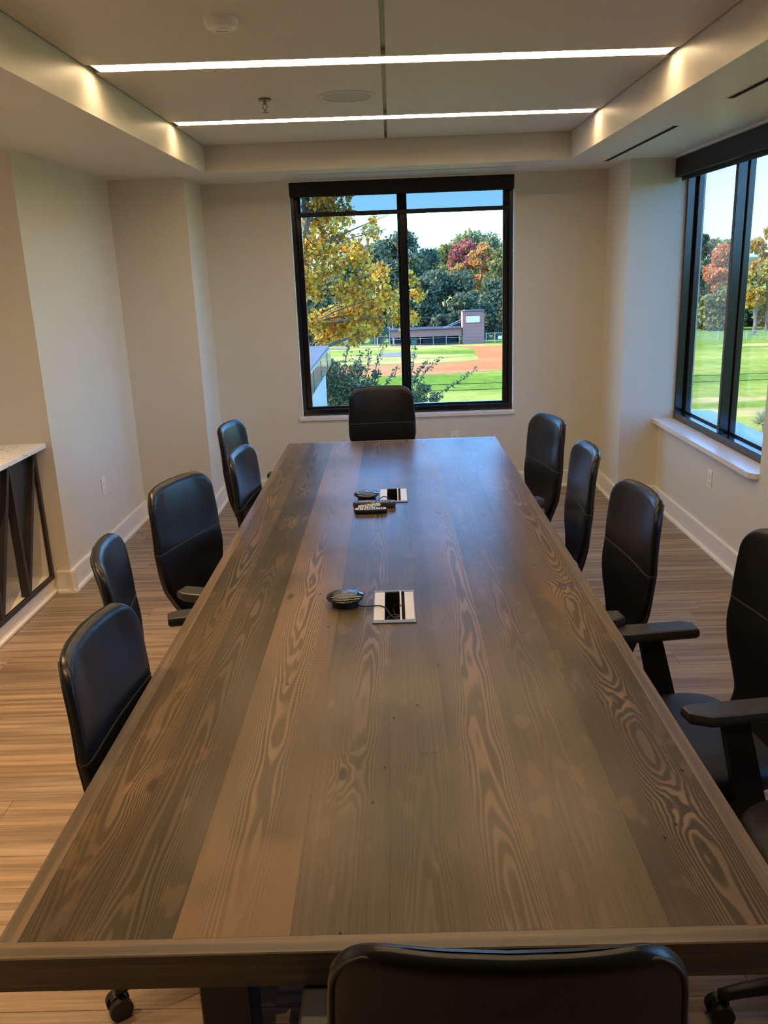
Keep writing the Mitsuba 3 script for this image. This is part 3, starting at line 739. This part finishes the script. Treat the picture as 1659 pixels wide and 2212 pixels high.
for k in range(5):
    a = k * 2 * np.pi / 5 + .3
    c, s = math.cos(a), math.sin(a)
    px, py = c * .322, s * .322
    tx, ty = -s, c
    wh = [cyl((px + tx * o - tx * .008, py + ty * o - ty * .008, .029), (px + tx * o + tx * .008, py + ty * o + ty * .008, .029), .029, 22) for o in (-.019, .019)]
    cp('caster', cat(*wh, cyl((px - tx * .026, py - ty * .026, .029), (px + tx * .026, py + ty * .026, .029), .006, 8), cyl((px, py, .030), (px, py, .08), .007, 8),
                     trimesh.convex.convex_hull(np.array([(px + tx * o + c * q, py + ty * o + s * q, z) for o in (-.010, .010) for q, z in ((-.02, .05), (.02, .05), (.012, .062), (-.012, .062))]))), 'black_plastic', 30)

def chair(label, x, y, ang, group, dz=0.0):
    """ang: direction that the sitter faces, degrees from +y, counter-clockwise"""
    g = thing('office_chair', label, 'chair', group)
    low, high = (T().translate([x, y, z]).rotate([0, 0, 1], ang) for z in (0, dz))
    for name, d, sub in chair_parts:
        key = numbered(f'{g}__{name}')
        scene[key] = {**d, 'to_world': low if name in ('gas_column', 'hub', 'base_leg', 'caster') else high}
GL, GR = 'black office chairs along the left side of the table', 'black office chairs along the right side of the table'
CHAIRS = [
    ('black leather office chair at the near left table corner, largest on the left side', -.479, 1.875, -92.5, GL, -.05),
    ('black leather office chair second from the camera on the left, seen nearly edge-on', -.638, 2.511, -78.6, GL, -.03),
    ('black leather office chair on the left with both armrests showing beside the table', -.615, 3.143, -108.3, GL, -.01),
    ('low black leather office chair on the left overlapping the farthest chair of that side', -.483, 3.953, -94.0, GL, -.05),
    ('black leather office chair farthest on the left, half hidden by another chair', -.686, 4.754, -97.1, GL, -.06),
    ('black leather office chair at the near right corner with only part of its seat showing', 1.07, 1.64, 90, GR, 0),
    ('black leather office chair cut by the right photo edge, seat and two armrests showing', .845, 2.25, 96.5, GR, -.03),
    ('black leather office chair in front of the outlet under the right window', .569, 2.801, 94.4, GR, 0),
    ('black leather office chair second from the far end on the right, narrowest of that side', .550, 3.551, 89.0, GR, 0),
    ('black leather office chair farthest on the right side, in front of the right column', .530, 4.246, 102.0, GR, 0),
    ('black leather office chair at the far table end in front of the window', -.075, 5.436, 183.0, None, 0),
    ('black leather office chair seen from behind at the bottom edge of the photo', .121, 1.080, -1.8, None, 0),
]
for c in CHAIRS:
    chair(*c)

# ================================================================== OUTSIDE
GZ = -6.7
g = obj('ground', bx(-160, 200, 11.0, 260, GZ - .5, GZ), 'grass')
tag(g, 'green mown grass of the ball field outside the windows', kind='structure')
def flat(name, pts, z, m, label, category):
    return tag(obj(name, ext(Polygon(pts).buffer(.5).buffer(-.5), .02, GZ + z), m), label, category)
flat('infield_dirt', [(-14, 70.5), (-8.2, 71.0), (-5.8, 70.8), (-1.9, 70.1), (1.5, 70.2), (4.2, 70.4), (6.6, 71.0), (9.2, 71.5), (16, 75), (24, 84), (20, 94.0), (12.2, 94.8), (7.9, 95.2), (5.5, 96.0), (-14, 79)], .005, 'dirt', 'orange clay of the infield seen through the end window', 'infield')
flat('infield_grass', [(-14, 100), (-8, 99.0), (-5.3, 99.8), (2.2, 97.6), (6.6, 95.0), (8.6, 91.5), (8.2, 80.9), (7.0, 79.5), (4.8, 78.9), (1.7, 78.7), (-2.1, 78.8), (-5.6, 78.7), (-14, 78.0)], .02, 'grass', 'green infield grass inside the clay', 'infield grass')
flat('pale_track', [(-14, 101.6), (2.3, 98.6), (7.0, 95.4), (6.2, 94.9), (2.2, 97.5), (-14, 100.0)], .03, 'pale_dirt', 'pale sandy strip of ground in front of the dugout', 'dirt')
g = obj('home_plate_circle', ext(Point(0, 0).buffer(1.0), .02, GZ + .045), 'tarp', to=T().translate([-6.0, 96.9, 0])); tag(g, 'small dark round home plate area on the left of the infield', 'home plate')
g = obj('mound_cover', ext(Point(0, 0).buffer(2.15), .03, GZ + .045), 'tarp'); scene[g]['to_world'] = T().translate([.35, 87.9, 0]); tag(g, 'grey round cover on the pitching mound', 'mound cover')

# dugout and tower
g = thing('dugout', 'long low brick dugout with a dark flat roof across the ball field', 'dugout')
obj('roof', cbx(-0.3, 8.08, 98.1, 102, -4.98, -4.86, .02), 'dark_roof', g)
obj('fascia_wall', bx(-0.2, 8.0, 98.5, 98.7, -5.75, -4.98), 'brick', g)
obj('back_wall', bx(-0.2, 8.0, 101.6, 101.8, GZ, -4.98), 'net_dark', g)
obj('low_wall', bx(-0.2, 8.0, 98.5, 98.7, GZ, -6.52), 'dark_roof', g)
for i in range(6): obj('rail_post', cyl((.2 + i * 1.5, 98.4, GZ), (.2 + i * 1.5, 98.4, -5.75), .035, 8), 'galv', g)
obj('rail', cyl((-.2, 98.4, -5.93), (8.0, 98.4, -5.93), .03, 8), 'galv', g)
obj('bench', bx(3.6, 7.6, 100.8, 101.2, GZ, -6.25), 'dark_roof', g)
obj('green_pad', cbx(2.15, 2.75, 98.25, 98.4, GZ, -6.05, .02), 'green_pad', g, label='green padded panel')
g = thing('scoring_tower', 'square brick tower with a white board at the end of the dugout', 'tower')
tw = bx(8.12, 10.58, 98.3, 100.8, GZ, -3.12)
obj('wall', tw, 'brick', g)
for r_ in range(9): obj('course', cat(bx(8.12, 10.585, 98.293, 98.3, GZ + .38 * r_ + .36, GZ + .38 * r_ + .38)), 'dark_roof', g)
obj('roof', cbx(8.09, 10.68, 98.2, 100.9, -3.12, -3.0, .02), 'dark_roof', g)
obj('board', cbx(8.52, 10.06, 98.22, 98.3, -4.32, -3.60, .01), 'board', g, label='white board')
obj('board_frame', cat(bx(8.46, 10.12, 98.24, 98.3, -4.38, -4.32), bx(8.46, 10.12, 98.24, 98.3, -3.60, -3.55)), 'dark_roof', g)
obj('roof_pipe', cyl((8.3, 98.5, -3.0), (8.3, 98.5, -2.86), .05, 8), 'board', g)
for o in (0, .35): obj('stair_rail', cyl((5.9 + o, 98.6, -4.86), (8.0, 98.6, -3.95 - o * .6), .04, 8), 'galv', g)

def chain_fence(label, x0, x1, y, h, step, rails=(1.0,), dense=.30, m='galv', yslope=0.0):
    g = thing('chain_fence', label, 'fence')
    n = int(round((x1 - x0) / step))
    Y = lambda x: y + (x - x0) * yslope
    for i in range(n + 1):
        x = x0 + i * step
        obj('post', cyl((x, Y(x), GZ), (x, Y(x), GZ + h + .05), .05, 8), 'galv', g)
    for f in rails: obj('rail', cyl((x0, Y(x0), GZ + h * f), (x1, Y(x1), GZ + h * f), .035, 6), 'galv', g)
    W = []
    x = x0 - h
    while x < x1:
        for s in (0, 1):
            a0, a1 = max(x, x0), min(x + h, x1)
            za, zb = (a0 - x, a1 - x) if s == 0 else (h - (a0 - x), h - (a1 - x))
            if a1 > a0 + .05:
                W.append(tube([(a0, Y(a0), GZ + za), (a1, Y(a1), GZ + zb)], .011, 3, cap=False))
        x += dense
    k = obj('wire_mesh', cat(*W), m, g)
    labels[k] = {'label': 'chain-link wire mesh', 'kind': 'stuff'}
chain_fence('tall backstop fence with galvanised posts left of the dugout', -9.0, -0.3, 100.0, 2.1, 1.74, (.5, 1.0))
chain_fence('chain-link fence right of the brick tower', 10.8, 17.8, 98.5, 1.1, 1.0)
chain_fence('long chain-link fence at the edge of the outfield, seen through the right window', 26, 50, 92.5, .95, 2.9, (1.0,), .22, 'galv', -.13)
g = obj('fence_sign', cbx(12.15, 12.65, 98.38, 98.44, -6.30, -5.92, .01), 'board'); tag(g, 'small white sign on the fence right of the tower', 'sign')
for i, (x, h) in enumerate(((.1, 4.0), (-1.75, 7.5))):
    g = obj('pole', tube([(x, 99.6, GZ), (x, 99.6, GZ + h)], [.07, .05], 8), 'galv')
    tag(g, ['slim grey pole standing at the left end of the dugout', 'tall slim grey pole behind the yellow tree'][i], 'pole')

# power lines
for i, (z, dz) in enumerate(((-2.20, 0), (-2.47, .35))):
    pts = [(x, 30 + dz, z + .0008 * (x - 8) ** 2 * .3) for x in np.linspace(-30, 60, 40)]
    g = obj('power_line', tube(pts, .011, 5), 'wire')
    tag(g, ['upper of two thin power lines crossing in front of the field', 'lower of two thin power lines crossing in front of the field'][i], 'power line')

# low neighbouring roof
g = thing('side_roof', 'low flat roofed building edge outside the end window at lower left', 'building')
obj('roof', bx(-8, -1.045, 7.4, 14.0, .60, .64), 'roof_membrane', g, label='blue-grey flat roof')
obj('fascia', cbx(-8, -1.025, 7.4, 14.03, .31, .605, .01), 'fascia', g, label='shiny metal roof edge')
for i in range(5): obj('fascia_joint', bx(-1.028, -1.020, 8.4 + 1.2 * i, 8.415 + 1.2 * i, .315, .60), 'dark_roof', g)
obj('wall', bx(-8, -1.12, 7.5, 13.95, GZ, .315), 'ext_wall', g, label='white wall')

# ------------------------------------------------------------------ trees
def leaf_mesh(pos, size, pal, rng, kind='far', up=0.3):
    n = len(pos)
    q = rng.normal(size=(n, 3)); q[:, 2] += up; q /= np.linalg.norm(q, axis=1, keepdims=True)
    a = np.cross(q, rng.normal(size=(n, 3))); a /= np.linalg.norm(a, axis=1, keepdims=True)
    b = np.cross(q, a)
    s = size * rng.uniform(.65, 1.3, (n, 1))
    if kind == 'far':
        off = [(-.5, -.35), (.5, -.45), (.45, .4), (-.4, .5)]; tris = [[0, 1, 2], [0, 2, 3]]
        V = np.stack([pos + s * (u * a + v * b) + q * s * .12 * (i % 2) for i, (u, v) in enumerate(off)], 1)
    else:                                                    # a folded, pointed leaf
        off = [(0, -.5, 0), (.34, -.12, .12), (.46, .18, .10), (0, .6, -.05), (-.46, .18, .10), (-.34, -.12, .12)] if kind == 'maple' else [(0, -.55, 0), (.2, -.1, .06), (0, .6, 0), (-.2, -.1, .06)]
        tris = [[0, 1, 3], [1, 2, 3], [0, 3, 5], [3, 4, 5]] if kind == 'maple' else [[0, 1, 2], [0, 2, 3]]
        V = np.stack([pos + s * (u * a + v * b + w * q) for u, v, w in off], 1)
    k = V.shape[1]
    pal = np.array(pal)
    c = pal[rng.integers(0, len(pal), n)] * rng.uniform(.6, 1.35, (n, 1))
    F = (np.arange(n)[:, None, None] * k + np.array(tris)[None]).reshape(-1, 3)
    return trimesh.Trimesh(V.reshape(-1, 3), F, process=False), np.repeat(np.clip(c, 0, 1), k, axis=0)

def blob_points(blobs, n, rng, shell=.35):
    B = np.array([[*b[0], *(b[1] if hasattr(b[1], '__len__') else (b[1],) * 3)] for b in blobs], float)
    w = np.prod(B[:, 3:], axis=1) ** .7
    k = rng.choice(len(B), n, p=w / w.sum())
    d = rng.normal(size=(n, 3)); d /= np.linalg.norm(d, axis=1, keepdims=True)
    r = rng.uniform(0, 1, (n, 1)) ** shell
    return B[k, :3] + d * r * B[k, 3:] * rng.uniform(.85, 1.12, (n, 1))

def foliage(pos, size, pal, seed, parent, kind='far', label=None):
    rng = np.random.default_rng(seed)
    m, c = leaf_mesh(pos, size, pal, rng, kind)
    k = obj('foliage', mikit.ply(m, M['leaf'], smooth=False, color=c), None, parent)
    labels[k] = {'label': label or 'leaves', 'kind': 'stuff'}
    return k

DG = [(.120, .165, .095), (.160, .210, .120), (.205, .245, .150), (.085, .120, .080), (.30, .32, .17)]  # DG, RD and OR are paled so the leaf colours carry haze
GG = [(.15, .22, .13), (.19, .26, .17), (.11, .18, .11), (.24, .30, .19)]
OL = [(.50, .43, .11), (.42, .38, .12), (.56, .44, .10), (.36, .37, .13)]
RD = [(.56, .20, .17), (.48, .18, .16), (.62, .28, .18), (.52, .30, .20)]
OR = [(.82, .44, .14), (.76, .38, .12), (.80, .54, .18), (.66, .42, .16)]
RO = [(.86, .34, .12), (.80, .28, .11), (.74, .36, .16), (.64, .42, .20)]
YE = [(.68, .48, .05), (.62, .40, .05), (.55, .36, .06)]
def tree(label, x, y, top, r, pal, seed, base=None, n=3800, size=.34, trunk=.28, tall=1.0):
    g = thing('tree', label, 'tree', None)
    rng = np.random.default_rng(seed)
    H = top - GZ
    cz0 = GZ + H * .22 if base is None else base
    blobs = []
    nb = 15
    for i in range(nb):
        f = (i + .5) / nb
        z = cz0 + (top - cz0) * (.12 + .80 * f)
        env = r * math.sqrt(max(.06, 1 - ((f - .42) / .62) ** 2)) * .68
        a = rng.uniform(0, 2 * np.pi)
        br = r * rng.uniform(.30, .48) * (1 - .25 * f)
        if f > .9: env *= .35
        blobs.append(((x + env * math.cos(a), y + env * .8 * math.sin(a), min(z, top - br * .8)), (br * 1.1, br, br * .85 * tall)))
    foliage(blob_points(blobs, n, rng), size, pal, seed + 500, g)
    tr = [(x, y, GZ), (x + rng.normal() * .15, y, GZ + H * .3), (x + rng.normal() * .3, y, GZ + H * .62), (x + rng.normal() * .5, y, top - r * .4)]
    tr = spline(tr, 12)
    obj('trunk', tube(tr, np.linspace(trunk, trunk * .25, 12), 8), 'bark', g, smooth=True)
    for b in rng.permutation(nb)[:6]:
        c = np.array(blobs[b][0]); j = rng.integers(4, 9)
        obj('branch', tube(spline([tr[j], (tr[j] + c) / 2 + [0, 0, .2], c], 7), np.linspace(trunk * .38, trunk * .08, 7), 6), 'bark', g, smooth=True)
    return g
TREES = [
    ('big dark grey-green oak in the middle of the end window, behind the mullion', 1.4, 111, 6.6, 5.6, DG + GG, 11, -5.0, 9000),
    ('dark green tree behind the dugout roof, left of the brick tower', 6.4, 107, 1.6, 4.4, DG, 12, -6.0, 7000),
    ('dark green tree behind the left half of the dugout', 2.2, 106, .8, 4.0, DG, 13, -6.2, 6000),
    ('olive-yellow tree rising behind the dark trees between the oak and the red tree', 7.3, 118, 4.9, 3.2, OL, 14, -1.0),
    ('dull red tree top above the brick tower', 10.2, 115, 5.3, 2.3, RD, 15, .5, 3600),
    ('bright orange tree just right of the red tree', 12.2, 114, 4.9, 2.3, OR, 16, -1.5, 3400),
    ('tall thin olive tree behind the red and orange trees', 11.6, 120, 6.6, 4.6, OL + GG, 17, -2.0, 4200),
    ('olive-green tree at the right edge of the end window', 15.4, 112, 4.2, 3.6, OL + GG, 18, -2.5),
    ('dark green tree right of the brick tower', 13.6, 105.5, .3, 3.2, DG + GG, 19, -6.2, 5000),
    ('dim green tree directly behind the brick tower', 9.6, 105, -1.0, 2.8, DG, 20, -6.2, 4200),
    ('small orange tree beside the olive tree, lower left of the red one', 9.0, 112, 2.2, 1.7, OR + OL, 21, -1.0, 2200),
    ('grey-green tree behind the yellow tree, left of the oak', -3.6, 116, 5.0, 4.8, GG, 22, -4.0, 6000),
    ('dark tree low behind the backstop fence', -3.5, 106, -1.0, 4.2, DG, 23, -6.3, 6000),
    ('green tree at the far left behind the yellow tree', -9.0, 108, 1.0, 4.4, DG + GG, 24, -6.0, 6000),
    ('reddish tree at the far left edge behind the yellow tree', -11.5, 117, 4.0, 4.2, RO + OL, 25, -3.0, 4000),
    ('dark green tree beyond the left edge of the end window', -17, 108, 4.0, 5.0, DG, 26, -6.0, 4000),
    ('green tree between the two windows', 20, 108, 4.0, 5.0, DG + OL, 27, -6.0, 4000),
    ('olive tree between the two windows, behind the fence', 27, 104, 4.4, 4.6, OL + GG, 28, -6.0, 4000),
    ('dark evergreen at the left side of the right window', 34.9, 98, 5.0, 1.9, DG, 29, -5.6, 4200),
    ('green tree behind the orange one in the right window', 39.0, 106, 4.3, 3.4, GG + OL, 30, -5.0, 4200),
    ('bright red-orange tree in the left pane of the right window', 36.9, 97, 3.2, 2.2, RO, 31, -2.6, 3600),
    ('olive bushy tree at the foot of the red-orange tree', 35.8, 94.5, -1.2, 2.6, OL + GG, 32, -6.3, 4200),
    ('rusty orange tree at the right edge of the right window', 42.6, 98, 5.0, 2.9, OR + OL, 33, -1.0, 3600),
    ('olive-yellow tree under the rusty one at the right photo edge', 40.9, 94, 1.8, 2.7, OL, 34, -4.6, 4200),
    ('dark tree low behind the outfield fence in the right pane', 40.5, 96, -2.2, 2.7, DG, 35, -6.3, 3600),
    ('dark tree behind the red-orange tree', 37.4, 101, .6, 3.4, DG + GG, 36, -6.2, 4200),
    ('green tree outside the right edge of the photo', 47, 98, 4.6, 4.4, GG + OL, 37, -6.0, 3600),
    ('bright yellow sapling in the right pane of the right window', 38.9, 92.6, -1.6, 1.0, YE, 38, -3.4, 1100),
]
def spread(rows, y0, step):
    """stand the trees one behind another, each keeping its direction and its angular size from the room"""
    order = sorted(range(len(rows)), key=lambda i: rows[i][2])
    out = list(rows)
    for k, i in enumerate(order):
        a = rows[i]; f = (y0 + k * step) / a[2]
        out[i] = (a[0], a[1] * f, a[2] * f, 1.8 + (a[3] - 1.8) * f, a[4] * f, a[5], a[6], 1.8 + ((a[7] if len(a) > 7 else -3.0) - 1.8) * f * .98, int((a[8] if len(a) > 8 else 3800) * 1.25), .34 * f)
    return out
for a in spread(TREES[:16], 105, 5.5) + spread(TREES[16:], 97, 4.0):
    tree(*a)
rngs = np.random.default_rng(8)
for i in range(16):
    x = -16 + i * 2.35 + rngs.uniform(-.3, .3)
    if i > 10: x += 1.0
    g = thing('shrub', 'dark green shrub in the row behind the dugout and the fences', 'shrub', 'row of dark shrubs behind the dugout')
    rr_ = rngs.uniform(1.0, 1.25)
    bl_ = [((x + rngs.uniform(-.25, .25), 103.2 + rngs.uniform(-.2, .3), GZ + h_), (.86 * rr_, .8, .9 * rr_)) for h_ in (.6, 1.3, 2.0 + .5 * rngs.random())]
    foliage(blob_points(bl_, 900, rngs), .34, DG, 900 + i, g)
    obj('stem', cyl((x, 103.3, GZ), (x, 103.3, GZ + 2.0), .06, 6), 'bark', g)

# near yellow tree
g = thing('tree', 'near tree with golden yellow autumn leaves filling the left pane of the end window', 'tree')
PX = lambda u, v, d=20.3: ((u - 842) * .0102 * d / 20, d, 1.8 - (v - 584 - (842 - u) * .03) * .01015 * d / 20)
YB_ = [(690, 480, 46), (740, 468, 38), (664, 540, 42), (715, 565, 44), (768, 548, 42), (802, 505, 24), (808, 480, 15), (818, 592, 30), (785, 600, 34), (700, 705, 48), (742, 692, 52), (792, 680, 48), (832, 640, 36), (862, 690, 34), (888, 602, 24), (902, 640, 22),
       (893, 690, 20), (676, 640, 22), (720, 725, 36), (780, 722, 30), (650, 625, 28), (660, 700, 34), (600, 500, 60), (590, 610, 60), (560, 700, 60), (620, 420, 58), (700, 415, 50), (682, 380, 55), (752, 420, 22), (600, 330, 80), (700, 310, 60), (520, 560, 70), (850, 655, 22), (740, 630, 40), (700, 520, 34), (672, 600, 34), (735, 520, 34), (770, 640, 36), (690, 445, 40), (680, 735, 24), (755, 735, 22), (812, 715, 20)]
rng = np.random.default_rng(77)
bl = []
for u, v, r in YB_:
    d = 20.3 + rng.uniform(-1.0, 1.0)
    bl.append((PX(u, v, d), (r * .0100, r * .0105, r * .0092)))
YP = [(.95, .60, .05), (.92, .52, .05), (.95, .66, .12), (.85, .50, .06), (.92, .44, .06), (.68, .54, .10), (.92, .36, .08), (.52, .46, .10), (.95, .78, .35), (.36, .25, .05), (.42, .22, .05)]
pos = blob_points(bl, 12500, rng, .5)
foliage(pos, .094, YP, 78, g, 'maple', 'golden yellow leaves')
trk = spline([(-2.6, 20.6, GZ), (-2.45, 20.6, -2.5), (-2.2, 20.5, .2), (-1.95, 20.4, 2.4), (-1.9, 20.3, 5.2)], 16)
obj('trunk', tube(trk, np.linspace(.20, .06, 16), 10), 'bark', g, smooth=True)
for i, (p, r0) in enumerate(zip(bl, rng.uniform(.022, .04, len(bl)))):
    c = np.array(p[0]); j = int(np.clip(np.searchsorted(trk[:, 2], c[2] - .9), 5, 15))
    mid = (trk[j] * .45 + c * .55) + [0, 0, .12]
    obj('branch', tube(spline([trk[j], mid, c, c + (c - mid) * .5], 10), np.linspace(r0, .006, 10), 6), 'bark', g, smooth=True)

# dark shrub below the window
g = thing('tree', 'small dark green leafy tree top with thin twigs at the bottom of the end window', 'tree')
PB = lambda u, v, d=15.0: ((u - 852) * .0083 * d / 15, d, 1.8 - (v - 597 - (852 - u) * .03) * .0082 * d / 15)
rng = np.random.default_rng(91)
bl = []
for u, v, r in [(718, 800, 20), (736, 826, 38), (722, 850, 38), (765, 850, 40), (800, 845, 24), (775, 805, 18), (705, 830, 22), (700, 870, 36), (750, 880, 50), (820, 880, 40), (915, 848, 16), (900, 866, 24), (940, 866, 16), (880, 880, 34), (860, 900, 40), (700, 920, 50), (800, 930, 60), (895, 830, 10), (815, 815, 12)]:
    bl.append((PB(u, v, 15 + rng.uniform(-.5, .5)), (r * .0090, r * .0095, r * .0085)))
pts = [blob_points(bl, 15000, rng, .45)]
tw = [[(800, 850), (815, 800), (832, 755), (836, 748)], [(742, 815), (752, 780), (758, 748)], [(885, 850), (893, 800), (903, 742)], [(890, 850), (905, 810), (926, 786)], [(900, 850), (925, 805), (954, 782)], [(930, 866), (985, 835), (1026, 805)],
      [(780, 840), (800, 790), (800, 762)], [(825, 850), (850, 815), (862, 800)], [(770, 830), (775, 790), (786, 770)]]
root = np.array(PB(800, 1000))
for k, q in enumerate(tw):
    q3 = spline([PB(u, v, 15 + .25 * math.sin(k * 2.1)) for u, v in q], 14)
    obj('twig', tube(q3, np.linspace(.010, .003, 14), 5), 'bark', g, smooth=True)
    for p in q3[4:]:
        pts.append(p + rng.normal(size=(5, 3)) * .028)
foliage(np.vstack(pts), .068, [(.07, .115, .065), (.10, .155, .085), (.14, .20, .12), (.055, .09, .055), (.22, .27, .18)], 92, g, 'small', 'dark green leaves')
stem = spline([(-.5, 15.2, GZ), (-.55, 15.1, -4.0), (-.5, 15.0, -1.6), (-.55, 15.0, -.4)], 12)
obj('trunk', tube(stem, np.linspace(.14, .04, 12), 8), 'bark', g, smooth=True)
for p in bl:
    c = np.array(p[0]); j = 9 if c[2] < -.6 else 10
    obj('branch', tube(spline([stem[j - 2], (stem[j] + c) / 2, c], 7), np.linspace(.03, .006, 7), 5), 'bark', g, smooth=True)

# spiky shrub on the lawn below the right window
g = thing('spiky_shrub', 'pale spiky palm-like shrub on the lawn low in the right window', 'shrub')
rng = np.random.default_rng(5)
V, F = [], []
for i in range(300):
    a, e = rng.uniform(0, 2 * np.pi), rng.uniform(.25, 1.5)
    L = rng.uniform(.8, 1.3)
    d = np.array([math.cos(a) * math.cos(e), math.sin(a) * math.cos(e), math.sin(e)])
    w = np.cross(d, [0, 0, 1]) * .035
    o = np.array([18.4, 41.5, GZ + .35])
    m_, t_ = o + d * L * .55, o + d * L - [0, 0, .28 * L * math.cos(e)]
    k = len(V)
    V += [o - w * .5, o + w * .5, m_ - w, m_ + w, t_]
    F += [[k, k + 1, k + 3], [k, k + 3, k + 2], [k + 2, k + 3, k + 4]]
c = np.clip(np.array([(.40, .44, .26)]) * rng.uniform(.7, 1.3, (len(V), 1)), 0, 1)
k = obj('leaf_blades', mikit.ply(trimesh.Trimesh(np.array(V), np.array(F), process=False), M['leaf'], color=c), None, g)
labels[k] = {'label': 'pale pointed leaves', 'kind': 'stuff'}
obj('stem', cyl((18.4, 41.5, GZ), (18.4, 41.5, GZ + .4), .12, 8), 'bark', g)
